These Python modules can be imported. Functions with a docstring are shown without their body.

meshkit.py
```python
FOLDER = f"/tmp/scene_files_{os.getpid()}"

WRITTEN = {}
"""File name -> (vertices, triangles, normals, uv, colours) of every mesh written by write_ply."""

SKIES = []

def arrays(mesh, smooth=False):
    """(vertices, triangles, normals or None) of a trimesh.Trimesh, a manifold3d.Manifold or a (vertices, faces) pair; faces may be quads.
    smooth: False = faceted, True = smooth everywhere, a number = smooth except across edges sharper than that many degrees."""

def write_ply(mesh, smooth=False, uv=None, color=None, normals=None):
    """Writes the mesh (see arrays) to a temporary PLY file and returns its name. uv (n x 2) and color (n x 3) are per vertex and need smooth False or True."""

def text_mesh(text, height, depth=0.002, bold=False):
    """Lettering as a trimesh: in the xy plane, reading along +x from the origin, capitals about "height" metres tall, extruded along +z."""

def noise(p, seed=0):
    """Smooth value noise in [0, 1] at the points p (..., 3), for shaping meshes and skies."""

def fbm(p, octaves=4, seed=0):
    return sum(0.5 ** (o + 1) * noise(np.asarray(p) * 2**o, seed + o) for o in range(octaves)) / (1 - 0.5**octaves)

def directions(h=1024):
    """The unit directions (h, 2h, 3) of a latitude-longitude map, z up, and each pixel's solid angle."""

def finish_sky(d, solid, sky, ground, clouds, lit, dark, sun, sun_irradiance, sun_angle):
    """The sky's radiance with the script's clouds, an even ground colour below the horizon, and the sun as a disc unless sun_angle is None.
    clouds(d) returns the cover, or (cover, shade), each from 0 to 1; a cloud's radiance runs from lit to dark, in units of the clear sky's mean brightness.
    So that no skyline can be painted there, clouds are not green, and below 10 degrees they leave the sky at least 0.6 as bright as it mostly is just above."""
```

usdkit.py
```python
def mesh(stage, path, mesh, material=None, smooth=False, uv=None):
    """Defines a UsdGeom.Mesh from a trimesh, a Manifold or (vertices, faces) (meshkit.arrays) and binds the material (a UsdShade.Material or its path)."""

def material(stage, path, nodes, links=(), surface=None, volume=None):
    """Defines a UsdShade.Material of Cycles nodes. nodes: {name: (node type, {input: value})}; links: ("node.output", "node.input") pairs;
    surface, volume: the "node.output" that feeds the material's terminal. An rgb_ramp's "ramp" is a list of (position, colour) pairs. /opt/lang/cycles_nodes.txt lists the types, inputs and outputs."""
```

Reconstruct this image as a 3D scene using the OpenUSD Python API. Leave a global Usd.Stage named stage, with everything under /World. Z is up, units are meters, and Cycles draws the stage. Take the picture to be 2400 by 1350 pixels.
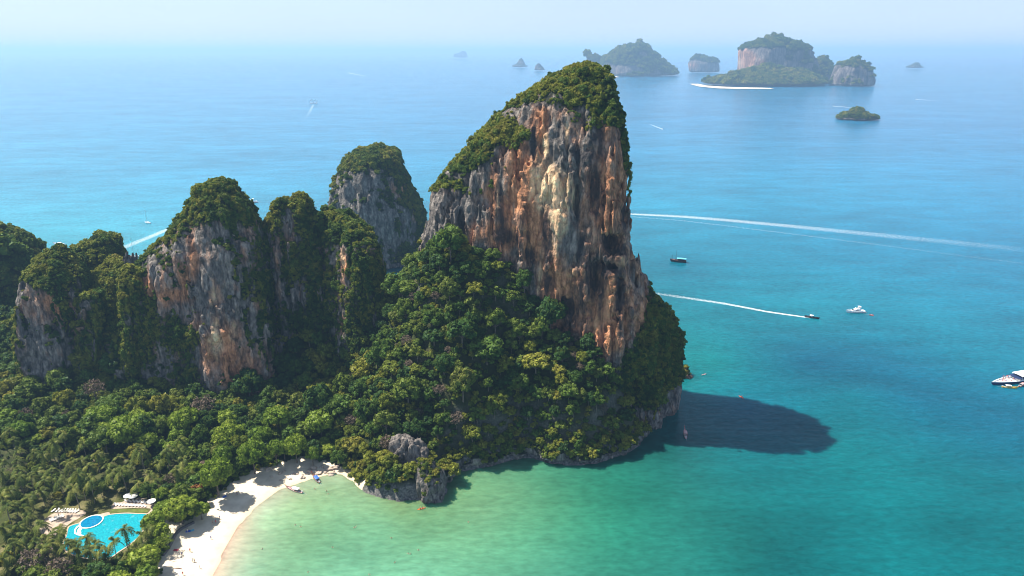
import math, random
import numpy as np
import trimesh, shapely, usdkit
from shapely.geometry import Polygon, LineString
from scipy import ndimage
from scipy.interpolate import PchipInterpolator, RBFInterpolator
from pxr import Usd, UsdGeom, UsdLux, UsdShade, Gf, Sdf, Vt

# ------------------------------------------------------------------ camera, sky, sun, exposure
stage = Usd.Stage.CreateInMemory()
UsdGeom.SetStageUpAxis(stage, 'Z')
UsdGeom.SetStageMetersPerUnit(stage, 1.0)
UsdGeom.Xform.Define(stage, '/World')
HC, FPX, PITCH = 200.0, 1600.0, math.atan(555 / 1600)
cam = UsdGeom.Camera.Define(stage, '/World/camera')
cam.CreateHorizontalApertureAttr(36.0)
cam.CreateFocalLengthAttr(24.0)
cam.CreateClippingRangeAttr(Gf.Vec2f(1, 200000))
cam.CreateExposureAttr(1.05)
cam.AddTranslateOp().Set(Gf.Vec3d(0, 0, HC))
cam.AddRotateXOp().Set(90 - math.degrees(PITCH))

SUN_EL, SUN_AZ = math.radians(55), (-0.945, 0.33)
_h = np.array(SUN_AZ) / np.linalg.norm(SUN_AZ)
SUN = np.array([_h[0] * math.cos(SUN_EL), _h[1] * math.cos(SUN_EL), math.sin(SUN_EL)])
dome = UsdLux.DomeLight.Define(stage, '/World/sky')
skym = usdkit.material(stage, '/World/Looks/sky', {
    's': ('sky_texture', {'sky_type': 'single_scattering', 'sun_disc': False, 'sun_elevation': SUN_EL, 'sun_rotation': math.atan2(SUN[0], SUN[1]), 'aerosol_density': 1.0, 'air_density': 1.0, 'ozone_density': 2.0}),
    'tc': ('texture_coordinate', {}), 'mp': ('mapping', {'scale': (1.2, 1.2, 5.0)}),
    'n': ('noise_texture', {'scale': 1.6, 'detail': 4}),
    'sz': ('separate_xyz', {}), 'az': ('math', {'math_type': 'absolute'}), 'ad': ('math', {'math_type': 'add', 'value2': 0.24}), 'dv': ('math', {'math_type': 'divide', 'value1': 0.145, 'use_clamp': True}),
    'c': ('map_range', {'value': 1, 'from_min': 0.3, 'from_max': 0.7, 'to_min': 0.88, 'to_max': 1.12}), 'fm': ('math', {'math_type': 'multiply', 'use_clamp': True}),
    'mx': ('mix_color', {'b': (8.6, 10.8, 15.0), 'use_clamp': False}),
    'b': ('background_shader', {'strength': 0.053})},
    [('tc.generated', 'mp.vector'), ('mp.vector', 'n.vector'), ('n.fac', 'c.value'), ('tc.generated', 'sz.vector'), ('sz.z', 'az.value1'), ('az.value', 'ad.value1'), ('ad.value', 'dv.value2'), ('dv.value', 'fm.value1'), ('c.result', 'fm.value2'), ('fm.value', 'mx.fac'), ('s.color', 'mx.a'), ('mx.result', 'b.color')], surface='b.background')
UsdShade.MaterialBindingAPI.Apply(dome.GetPrim()).Bind(skym)
sun = UsdLux.DistantLight.Define(stage, '/World/sun')
sun.CreateIntensityAttr(1.25)
sun.CreateAngleAttr(0.5)
sun.CreateNormalizeAttr(True)
sun.CreateColorAttr(Gf.Vec3f(1.0, 0.94, 0.84))
_q = Gf.Rotation(Gf.Vec3d(0, 0, 1), Gf.Vec3d(*map(float, SUN))).GetQuat()
sun.AddOrientOp(UsdGeom.XformOp.PrecisionDouble).Set(Gf.Quatd(_q.GetReal(), _q.GetImaginary()))

# ------------------------------------------------------------------ helpers
rng = np.random.default_rng(7)
USED = {}


def numbered(parent, name):
    k = (parent, name)
    n = USED.get(k, 0)
    USED[k] = n + 1
    return f'{parent}/{name}' if n == 0 else f'{parent}/{name}_{n:03d}'


def tag(p, label=None, cat=None, group=None, kind=None):
    p = p.GetPrim() if hasattr(p, 'GetPrim') else p
    for k, v in (('label', label), ('category', cat), ('group', group), ('kind', kind)):
        if v:
            p.SetCustomDataByKey(k, v)
    return p


def thing(name, label, cat, loc=(0, 0, 0), rz=0.0, group=None, scale=None, root='/World'):
    x = UsdGeom.Xform.Define(stage, numbered(root, name))
    x.AddTranslateOp().Set(Gf.Vec3d(*map(float, loc)))
    x.AddRotateZOp().Set(math.degrees(rz))
    if scale is not None:
        x.AddScaleOp().Set(Gf.Vec3f(*(map(float, scale) if np.ndim(scale) else [float(scale)] * 3)))
    tag(x, label, cat, group)
    return str(x.GetPath())


def obj(name, mesh, mat, parent='/World', smooth=False, kind=None, label=None, prim=None):
    m = usdkit.mesh(stage, numbered(parent, name), mesh, mat, smooth=smooth)
    if prim:
        for k, a in prim.items():
            a = np.asarray(a, np.float32)
            t = Sdf.ValueTypeNames.FloatArray if a.ndim == 1 else Sdf.ValueTypeNames.Color3fArray
            pv = UsdGeom.PrimvarsAPI(m).CreatePrimvar(k, t, 'vertex')
            pv.Set(Vt.FloatArray.FromNumpy(a) if a.ndim == 1 else Vt.Vec3fArray.FromNumpy(a))
    tag(m, label, None, None, kind)
    return m


def copy_of(src, name, label, cat, loc, rz, group=None, scale=None):
    p = thing(name, label, cat, loc, rz, group, scale)
    pr = stage.GetPrimAtPath(p)
    pr.GetReferences().AddInternalReference(src)
    pr.SetInstanceable(True)
    return p


CP, SP = math.cos(PITCH), math.sin(PITCH)


def ray(px, py):
    a, b = (np.asarray(px, float) - 1200) / FPX, (675 - np.asarray(py, float)) / FPX
    return np.stack([a, CP + b * SP, -SP + b * CP], -1)


def gz(px, py, z=0.0):
    """the point at height z seen along this ray"""
    d = ray(px, py)
    t = (z - HC) / d[..., 2]
    return d * t[..., None] + np.array([0, 0, HC])


def gy(px, py, y):
    """the point at forward distance y seen along this ray"""
    d = ray(px, py)
    t = y / d[..., 1]
    return d * t[..., None] + np.array([0, 0, HC])


def to_pix(p):
    p = np.asarray(p, float) - np.array([0, 0, HC])
    f = p[..., 1] * CP - p[..., 2] * SP
    u = p[..., 1] * SP + p[..., 2] * CP
    return 1200 + FPX * p[..., 0] / f, 675 - FPX * u / f


def gnoise(shape, cells, seed):
    r = np.random.default_rng(seed)
    dims = [max(2, int(math.ceil(s / c)) + 2) for s, c in zip(shape, cells)]
    a = r.uniform(-1, 1, dims)
    out = a
    for ax, (s, c) in enumerate(zip(shape, cells)):
        t = np.arange(s) / c
        i = np.minimum(t.astype(int), dims[ax] - 2)
        w = t - i
        w = w * w * (3 - 2 * w)
        sh = [1, 1, 1]
        sh[ax] = s
        w = w.reshape(sh[:out.ndim])
        out = np.take(out, i, ax) * (1 - w) + np.take(out, i + 1, ax) * w
    return out


def fbm2(x, y, scale, seed, octaves=3):
    """smooth noise at scattered places, about -1..1"""
    out, amp, tot = 0, 1.0, 0
    for o in range(octaves):
        r = np.random.default_rng(seed + o)
        a = r.uniform(-1, 1, (128, 128))
        u, v = np.asarray(x) / scale * 2 ** o + 37.1, np.asarray(y) / scale * 2 ** o + 11.7
        out = out + amp * ndimage.map_coordinates(a, [u % 128, v % 128], order=1, mode='grid-wrap')
        tot += amp
        amp *= 0.5
    return out / tot * 1.4


def nets(F, o, h):
    """naive surface nets: the zero surface of F sampled on a grid"""
    nx, ny, nz = F.shape
    S = F < 0
    c8 = [(i, j, k) for i in (0, 1) for j in (0, 1) for k in (0, 1)]
    cnt = sum(S[i:nx - 1 + i, j:ny - 1 + j, k:nz - 1 + k].astype(np.int8) for i, j, k in c8)
    act = np.argwhere((cnt > 0) & (cnt < 8))
    ids = -np.ones((nx - 1, ny - 1, nz - 1), np.int64)
    ids[tuple(act.T)] = np.arange(len(act))
    val = np.stack([F[act[:, 0] + i, act[:, 1] + j, act[:, 2] + k] for i, j, k in c8], 1)
    acc, n = np.zeros((len(act), 3)), np.zeros(len(act))
    for a in range(8):
        for b in range(a + 1, 8):
            if sum(x != y for x, y in zip(c8[a], c8[b])) != 1:
                continue
            va, vb = val[:, a], val[:, b]
            m = (va < 0) != (vb < 0)
            t = np.where(m, va / np.where(m, va - vb, 1), 0)
            acc += np.where(m[:, None], np.array(c8[a]) + t[:, None] * (np.array(c8[b]) - np.array(c8[a])), 0)
            n += m
    v = (act + acc / n[:, None]) * h + np.array(o)
    faces = []
    for ax in range(3):
        lo, hi = [slice(None)] * 3, [slice(None)] * 3
        lo[ax], hi[ax] = slice(0, -1), slice(1, None)
        ch = S[tuple(lo)] != S[tuple(hi)]
        e = np.argwhere(ch)
        b, c = [(1, 2), (2, 0), (0, 1)][ax]
        e = e[(e[:, b] > 0) & (e[:, c] > 0) & (e[:, b] < F.shape[b] - 1) & (e[:, c] < F.shape[c] - 1)]
        inside = S[tuple(e.T)]

        def at(db, dc):
            q = e.copy()
            q[:, b] -= db
            q[:, c] -= dc
            return ids[tuple(q.T)]
        quad = np.stack([at(0, 0), at(1, 0), at(1, 1), at(0, 1)], 1)
        quad = np.where(inside[:, None], quad, quad[:, ::-1])
        faces.append(quad)
    q = np.vstack(faces)
    q = q[(q >= 0).all(1)]
    return v, np.vstack([q[:, [0, 1, 2]], q[:, [0, 2, 3]]])


def vnormals(v, f):
    n = np.zeros_like(v)
    fn = np.cross(v[f[:, 1]] - v[f[:, 0]], v[f[:, 2]] - v[f[:, 0]])
    for k in range(3):
        np.add.at(n, f[:, k], fn)
    return n / np.maximum(np.linalg.norm(n, axis=1, keepdims=True), 1e-9)


def join(parts):
    vs, fs, n = [], [], 0
    for v, f in parts:
        vs.append(np.asarray(v, float))
        fs.append(np.asarray(f) + n)
        n += len(v)
    return np.vstack(vs), np.vstack(fs)


def tm(m):
    return np.array(m.vertices), np.array(m.faces)


def boxm(c, e, rz=0.0, bev=0.0):
    m = trimesh.creation.box(e)
    if rz:
        m.apply_transform(trimesh.transformations.rotation_matrix(rz, [0, 0, 1]))
    m.apply_translation(c)
    return tm(m)


def tubem(pts, rad, sides=6):
    p = np.asarray(pts, float)
    r = np.broadcast_to(np.asarray(rad, float), (len(p),))
    t = np.gradient(p, axis=0)
    t /= np.linalg.norm(t, axis=1, keepdims=True) + 1e-12
    a = np.cross(t, np.where(np.abs(t[:, 2:]) < 0.9, [0, 0, 1.0], [1.0, 0, 0]))
    a /= np.linalg.norm(a, axis=1, keepdims=True) + 1e-12
    b = np.cross(t, a)
    an = np.arange(sides) * 2 * np.pi / sides
    v = (p[:, None] + r[:, None, None] * (np.cos(an)[None, :, None] * a[:, None] + np.sin(an)[None, :, None] * b[:, None])).reshape(-1, 3)
    f = []
    for i in range(len(p) - 1):
        for j in range(sides):
            k = (j + 1) % sides
            f += [[i * sides + j, i * sides + k, (i + 1) * sides + k], [i * sides + j, (i + 1) * sides + k, (i + 1) * sides + j]]
    n = len(v)
    v = np.vstack([v, p[:1], p[-1:]])
    for j in range(sides):
        k = (j + 1) % sides
        f += [[n, k, j], [n + 1, (len(p) - 1) * sides + j, (len(p) - 1) * sides + k]]
    return v, np.array(f)


def sheet(poly, z, step=None):
    """a flat polygon as a mesh"""
    v, f = trimesh.creation.triangulate_polygon(poly, engine='earcut')
    v = np.c_[v, np.full(len(v), z)]
    n = np.cross(v[f[:, 1]] - v[f[:, 0]], v[f[:, 2]] - v[f[:, 0]])[:, 2]
    return v, np.where((n > 0)[:, None], f, f[:, ::-1])


# ------------------------------------------------------------------ materials
L = '/World/Looks/'


def mat(name, nodes, links, surface='p.BSDF'):
    return usdkit.material(stage, L + name, nodes, links, surface=surface)


def plain(name, col, rough=0.6, spec=0.3, var=0.12, scale=3.0, metallic=0.0):
    c = np.array(col)
    return mat(name, {'g': ('texture_coordinate', {}), 'n': ('noise_texture', {'scale': scale, 'detail': 3}),
                      'r': ('rgb_ramp', {'ramp': [(0.25, tuple(c * (1 - var))), (0.75, tuple(np.minimum(c * (1 + var), 1)))]}),
                      'p': ('principled_bsdf', {'roughness': rough, 'specular_ior_level': spec, 'metallic': metallic})},
               [('g.object', 'n.vector'), ('n.fac', 'r.fac'), ('r.color', 'p.base_color')])


def leafmat(name, cols, trans=0.25, tcol=(0.16, 0.22, 0.03)):
    n = len(cols)
    return mat(name, {
        'o': ('object_info', {}), 'g': ('geometry', {}),
        'n1': ('noise_texture', {'scale': 0.035, 'detail': 2}), 'n2': ('noise_texture', {'scale': 0.6, 'detail': 2}),
        'a': ('math', {'math_type': 'multiply_add', 'value2': 0.7, 'value3': 0.0}),
        'b': ('math', {'math_type': 'multiply_add', 'value2': 0.9}),
        's': ('math', {'math_type': 'subtract', 'value2': 0.32}),
        'r': ('rgb_ramp', {'ramp': [(i / (n - 1), c) for i, c in enumerate(cols)]}),
        'v': ('map_range', {'from_min': 0.25, 'from_max': 0.75, 'to_min': 0.5, 'to_max': 1.55}),
        'h': ('hsv', {'hue': 0.5, 'saturation': 1.0, 'fac': 1.0}),
        'p': ('principled_bsdf', {'roughness': 0.5, 'specular_ior_level': 0.10}),
        't': ('translucent_bsdf', {'color': tcol}), 'm': ('mix_closure', {'fac': trans})},
        [('g.position', 'n1.vector'), ('g.position', 'n2.vector'), ('o.random', 'a.value1'), ('a.value', 'b.value3'), ('n1.fac', 'b.value1'), ('b.value', 's.value1'),
         ('s.value', 'r.fac'), ('n2.fac', 'v.value'), ('v.result', 'h.value'), ('r.color', 'h.color'), ('h.color', 'p.base_color'),
         ('p.BSDF', 'm.closure1'), ('t.BSDF', 'm.closure2')], surface='m.closure')


M = {}
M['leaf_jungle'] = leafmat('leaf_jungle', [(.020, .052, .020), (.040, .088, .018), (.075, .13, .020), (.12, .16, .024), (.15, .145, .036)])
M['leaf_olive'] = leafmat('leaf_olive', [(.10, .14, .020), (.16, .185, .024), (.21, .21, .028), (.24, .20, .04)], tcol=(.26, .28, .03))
M['leaf_shore'] = leafmat('leaf_shore', [(.10, .17, .018), (.16, .22, .022), (.24, .28, .032)], tcol=(.2, .3, .03))
M['leaf_yellow'] = leafmat('leaf_yellow', [(.16, .15, .02), (.24, .22, .02)], tcol=(.3, .3, .03))
M['leaf_dry'] = leafmat('leaf_dry', [(.13, .10, .075), (.19, .14, .10)], trans=.12, tcol=(.2, .15, .1))
M['leaf_red'] = leafmat('leaf_red', [(.25, .09, .03), (.30, .14, .04)], tcol=(.3, .12, .03))
M['leaf_palm'] = leafmat('leaf_palm', [(.05, .085, .020), (.13, .16, .030), (.26, .25, .06)], tcol=(.16, .2, .03))
M['bark'] = plain('bark', (.16, .13, .10), .9, .1)
M['bark_palm'] = plain('bark_palm', (.22, .19, .15), .9, .1)


def rockmat(name, base_dark, base_light, warm, pale, zs=0.16, sc=0.22, bump=1.0, bd=2.6):
    return mat(name, {
        'g': ('geometry', {}),
        'mp': ('mapping', {'scale': (1, 1, zs)}),
        'n1': ('noise_texture', {'scale': sc, 'detail': 6, 'roughness': .62}),
        'n2': ('noise_texture', {'scale': sc * 4.2, 'detail': 5, 'roughness': .65}),
        'n3': ('noise_texture', {'scale': 0.35, 'detail': 7, 'roughness': .68}),
        'n4': ('noise_texture', {'scale': 0.05, 'detail': 3}),
        'aw': ('attribute', {'attribute': 'warm'}), 'ap': ('attribute', {'attribute': 'pale'}), 'am': ('attribute', {'attribute': 'moss'}), 'ad': ('attribute', {'attribute': 'stain_shade'}),
        'r1': ('rgb_ramp', {'ramp': [(.30, base_dark), (.48, tuple((np.array(base_dark) + np.array(base_light)) / 2)), (.62, base_light), (.75, tuple(np.array(base_light) * 1.35))]}),
        'rw': ('rgb_ramp', {'ramp': [(.28, tuple(np.array(warm) * .4)), (.5, warm), (.68, tuple(np.array(warm) * 1.25 + .04))]}),
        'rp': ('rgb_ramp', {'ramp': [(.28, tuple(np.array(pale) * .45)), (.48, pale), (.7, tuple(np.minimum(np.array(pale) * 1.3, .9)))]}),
        'wn': ('math', {'math_type': 'multiply_add', 'value2': 1.5, 'value3': -.75}), 'wa': ('math', {'math_type': 'add', 'use_clamp': True}),
        'wr': ('map_range', {'from_min': .3, 'from_max': .7, 'to_min': 0, 'to_max': 1, 'clamp': True}),
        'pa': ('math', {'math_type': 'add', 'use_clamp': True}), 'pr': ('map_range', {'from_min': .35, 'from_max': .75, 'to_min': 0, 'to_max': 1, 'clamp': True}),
        'mp2': ('mapping', {'scale': (1, 1, zs * .32)}), 'n5': ('noise_texture', {'scale': sc * 2.0, 'detail': 5, 'roughness': .6}), 'sn': ('math', {'math_type': 'multiply_add', 'value2': 1.8, 'value3': -.9}), 'sa': ('math', {'math_type': 'add'}), 'sr': ('map_range', {'from_min': .0, 'from_max': .42, 'to_min': 0, 'to_max': .88, 'clamp': True}),
        'm1': ('mix_color', {}), 'm2': ('mix_color', {}), 'm3': ('mix_color', {'b': (.026, .027, .032)}),
        'mm': ('mix_color', {'b': (.022, .034, .012)}),
        'mr': ('map_range', {'from_min': .35, 'from_max': .7, 'to_min': 0, 'to_max': .95, 'clamp': True}), 'ma': ('math', {'math_type': 'multiply_add', 'value2': .6, 'value3': -.3}), 'mb': ('math', {'math_type': 'add'}),
        'hb': ('math', {'math_type': 'multiply_add', 'value2': .8}), 'vo': ('voronoi_texture', {'feature': 'distance_to_edge', 'scale': sc * 1.9}), 'vd': ('mix_color', {'blend_type': 'add', 'fac': 1.0, 'use_clamp': False}), 'dn': ('noise_texture', {'scale': sc * 2.5, 'detail': 4}), 'dm': ('mix_color', {'blend_type': 'multiply', 'fac': 1.0, 'b': (.9 / sc, .9 / sc, .5 / sc), 'use_clamp': False}), 'mp3': ('mapping', {'scale': (1, 1, .13)}), 'cr': ('map_range', {'from_min': .0, 'from_max': .16, 'to_min': .55, 'to_max': 1.0, 'clamp': True}), 'ch': ('hsv', {'hue': .5, 'saturation': 1.0, 'fac': 1.0}), 'cb': ('math', {'math_type': 'multiply_add', 'value2': .3}),
        'bp': ('bump', {'strength': bump, 'distance': bd}),
        'p': ('principled_bsdf', {'roughness': .92, 'specular_ior_level': .12})},
        [('g.position', 'mp.vector'), ('mp.vector', 'n1.vector'), ('mp.vector', 'n2.vector'), ('g.position', 'n3.vector'), ('mp.vector', 'n4.vector'),
         ('n2.fac', 'r1.fac'), ('n2.fac', 'rw.fac'), ('n3.fac', 'rp.fac'),
         ('n1.fac', 'wn.value1'), ('wn.value', 'wa.value1'), ('aw.fac', 'wa.value2'), ('wa.value', 'wr.value'),
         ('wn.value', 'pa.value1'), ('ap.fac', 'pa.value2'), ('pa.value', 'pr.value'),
         ('g.position', 'mp2.vector'), ('mp2.vector', 'n5.vector'), ('n5.fac', 'sn.value1'), ('sn.value', 'sa.value1'), ('ad.fac', 'sa.value2'), ('sa.value', 'sr.value'),
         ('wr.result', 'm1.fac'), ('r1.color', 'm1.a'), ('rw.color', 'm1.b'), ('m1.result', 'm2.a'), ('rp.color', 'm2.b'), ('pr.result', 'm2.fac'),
         ('mp.vector', 'dn.vector'), ('dn.color', 'dm.a'), ('dm.result', 'vd.a'), ('g.position', 'mp3.vector'), ('mp3.vector', 'vd.b'), ('vd.result', 'vo.vector'), ('vo.distance', 'cr.value'), ('cr.result', 'ch.value'), ('m2.result', 'ch.color'), ('ch.color', 'm3.a'), ('cr.result', 'cb.value1'), ('hb.value', 'cb.value3'), ('sr.result', 'm3.fac'),
         ('n3.fac', 'ma.value1'), ('ma.value', 'mb.value1'), ('am.fac', 'mb.value2'), ('mb.value', 'mr.value'), ('mr.result', 'mm.fac'), ('m3.result', 'mm.a'),
         ('mm.result', 'p.base_color'), ('n2.fac', 'hb.value1'), ('n3.fac', 'hb.value3'), ('cb.value', 'bp.height'), ('bp.normal', 'p.normal')])


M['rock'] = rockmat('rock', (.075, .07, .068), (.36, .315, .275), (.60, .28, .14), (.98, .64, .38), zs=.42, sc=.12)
M['rock_far'] = rockmat('rock_far', (.10, .09, .09), (.30, .25, .23), (.50, .28, .20), (.6, .45, .36), zs=.3, sc=.02, bump=.8, bd=14)
M['sand'] = mat('sand', {'g': ('geometry', {}), 'n': ('noise_texture', {'scale': .25, 'detail': 6}), 'n2': ('noise_texture', {'scale': 2.2, 'detail': 3}),
                         'a': ('attribute', {'attribute': 'wet'}), 'r': ('rgb_ramp', {'ramp': [(.3, (.55, .46, .34)), (.7, (.72, .62, .48))]}),
                         'm': ('mix_color', {'b': (.58, .46, .28)}), 'bp': ('bump', {'strength': .25, 'distance': .15}),
                         'p': ('principled_bsdf', {'roughness': .9, 'specular_ior_level': .15})},
                [('g.position', 'n.vector'), ('g.position', 'n2.vector'), ('n.fac', 'r.fac'), ('r.color', 'm.a'), ('a.fac', 'm.fac'), ('m.result', 'p.base_color'), ('n2.fac', 'bp.height'), ('bp.normal', 'p.normal')])
M['soil'] = mat('soil', {'g': ('geometry', {}), 'n': ('noise_texture', {'scale': .12, 'detail': 6, 'roughness': .65}), 'n2': ('noise_texture', {'scale': 1.1, 'detail': 4}),
                         'ar': ('attribute', {'attribute': 'rocky'}), 'ag': ('attribute', {'attribute': 'lawn'}),
                         'r': ('rgb_ramp', {'ramp': [(.3, (.018, .028, .010)), (.5, (.035, .045, .015)), (.7, (.09, .08, .045))]}),
                         'rr': ('rgb_ramp', {'ramp': [(.3, (.05, .05, .055)), (.6, (.17, .16, .15)), (.75, (.28, .25, .22))]}),
                         'rl': ('rgb_ramp', {'ramp': [(.3, (.035, .05, .015)), (.5, (.07, .075, .022)), (.72, (.20, .17, .085))]}),
                         'm0': ('mix_color', {}), 'm': ('mix_color', {}), 'bp': ('bump', {'strength': .8, 'distance': .7}),
                         'p': ('principled_bsdf', {'roughness': .95, 'specular_ior_level': .1})},
                [('g.position', 'n.vector'), ('g.position', 'n2.vector'), ('n.fac', 'r.fac'), ('n2.fac', 'rr.fac'), ('n.fac', 'rl.fac'), ('r.color', 'm0.a'), ('rl.color', 'm0.b'), ('ag.fac', 'm0.fac'),
                 ('m0.result', 'm.a'), ('rr.color', 'm.b'), ('ar.fac', 'm.fac'), ('m.result', 'p.base_color'), ('n2.fac', 'bp.height'), ('bp.normal', 'p.normal')])
M['water'] = mat('sea_water', {
    'g': ('geometry', {}), 'mp': ('mapping', {'scale': (.45, 1, 1), 'rotation': (0, 0, -.12)}),
    'n1': ('noise_texture', {'scale': .40, 'detail': 5, 'roughness': .6}), 'n2': ('noise_texture', {'scale': .035, 'detail': 5, 'roughness': .6}),
    'n3': ('noise_texture', {'scale': .006, 'detail': 4, 'roughness': .6}),
    'c': ('attribute', {'attribute': 'tint'}),
    'v2': ('map_range', {'from_min': .3, 'from_max': .7, 'to_min': .82, 'to_max': 1.16}), 'v3': ('map_range', {'from_min': .3, 'from_max': .7, 'to_min': .82, 'to_max': 1.16}),
    'vv': ('math', {'math_type': 'multiply'}), 'v1': ('map_range', {'from_min': .3, 'from_max': .7, 'to_min': .80, 'to_max': 1.2}), 'vw': ('math', {'math_type': 'multiply'}),
    'h': ('hsv', {'hue': .5, 'saturation': 1.0, 'fac': 1.0}),
    'ha': ('math', {'math_type': 'multiply_add', 'value2': 2.5}),
    'b': ('bump', {'strength': .35, 'distance': .8}),
    'p': ('principled_bsdf', {'roughness': .18, 'ior': 1.33, 'specular_ior_level': .24, 'subsurface_weight': .7, 'subsurface_method': 'burley', 'subsurface_scale': 7.0, 'subsurface_radius': (.25, .8, 1.0)})},
    [('g.position', 'mp.vector'), ('mp.vector', 'n1.vector'), ('mp.vector', 'n2.vector'), ('mp.vector', 'n3.vector'),
     ('n2.fac', 'v2.value'), ('n3.fac', 'v3.value'), ('v2.result', 'vv.value1'), ('v3.result', 'vv.value2'), ('n1.fac', 'v1.value'), ('vv.value', 'vw.value1'), ('v1.result', 'vw.value2'), ('vw.value', 'h.value'), ('c.color', 'h.color'), ('h.color', 'p.base_color'),
     ('n2.fac', 'ha.value1'), ('n1.fac', 'ha.value3'), ('ha.value', 'b.height'), ('b.normal', 'p.normal')])
M['foam'] = mat('foam', {
    'g': ('geometry', {}), 'n': ('noise_texture', {'scale': .55, 'detail': 6, 'roughness': .75}), 'a': ('attribute', {'attribute': 'cover'}),
    's': ('math', {'math_type': 'add'}), 'r': ('map_range', {'from_min': .78, 'from_max': 1.35, 'to_min': 0, 'to_max': 1, 'clamp': True}),
    'd': ('diffuse_bsdf', {'color': (.8, .83, .84)}), 't': ('transparent_bsdf', {'color': (1, 1, 1)}), 'm': ('mix_closure', {})},
    [('g.position', 'n.vector'), ('n.fac', 's.value1'), ('a.fac', 's.value2'), ('s.value', 'r.value'), ('r.result', 'm.fac'), ('t.BSDF', 'm.closure1'), ('d.BSDF', 'm.closure2')], surface='m.closure')

# ------------------------------------------------------------------ land: shoreline, heights, beach
SHORE = [(470, 1420), (500, 1350), (525, 1290), (560, 1232), (602, 1186), (655, 1148), (712, 1128), (765, 1113), (800, 1112), (828, 1128), (850, 1150), (890, 1166), (930, 1174), (975, 1173), (1020, 1171), (1045, 1160),
         (1046, 1132), (1040, 1108), (1090, 1104), (1150, 1092), (1205, 1076), (1240, 1072), (1290, 1085), (1345, 1092), (1400, 1085), (1460, 1066), (1498, 1046), (1506, 1018), (1504, 996), (1522, 972), (1560, 960), (1588, 948)]
shore = [tuple(gz(*p)[:2]) for p in SHORE]
LAND = Polygon([(-560, 150), (-120, 150)] + shore + [(100, 380), (98, 405), (80, 432), (40, 448), (-6, 454), (-40, 454), (-70, 452), (-110, 470), (-170, 488), (-250, 500), (-340, 520), (-560, 560)]).buffer(0)
HT = [  # pixel, ground height
    (100, 1340, 3), (300, 1340, 3), (260, 1240, 3), (450, 1300, 1.8), (420, 1200, 3.2), (520, 1180, 2.2), (620, 1120, 2.5), (720, 1090, 2.5), (100, 1150, 4), (300, 1120, 4), (500, 1060, 4),
    (0, 1050, 6), (150, 1000, 7), (350, 1000, 8), (550, 980, 9), (700, 1000, 8), (800, 1060, 6), (850, 1110, 5),
    (900, 1130, 7), (960, 1120, 9), (1000, 1150, 5), (880, 1050, 12), (1000, 1040, 13), (1100, 1075, 9), (1200, 1050, 8), (1290, 1060, 8), (1400, 1055, 8), (1480, 1020, 8),
    (1480, 960, 14), (1400, 960, 24), (1300, 960, 26), (1150, 980, 25), (1000, 960, 25), (1450, 900, 30), (1350, 860, 43), (1200, 860, 47), (1080, 860, 47), (950, 880, 38),
    (1350, 800, 52), (1250, 770, 58), (1150, 740, 67), (1050, 740, 66), (950, 760, 54), (1200, 680, 79), (1100, 640, 87), (1010, 630, 87), (960, 680, 73), (900, 740, 46),
    (850, 900, 19), (750, 900, 14), (650, 920, 11), (500, 930, 10), (350, 930, 10), (200, 930, 10), (50, 930, 9), (0, 850, 16), (800, 800, 28), (700, 800, 24)]
hp, hv = [gz(a, b, c)[:2] for a, b, c in HT], [c for *_, c in HT]
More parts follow.
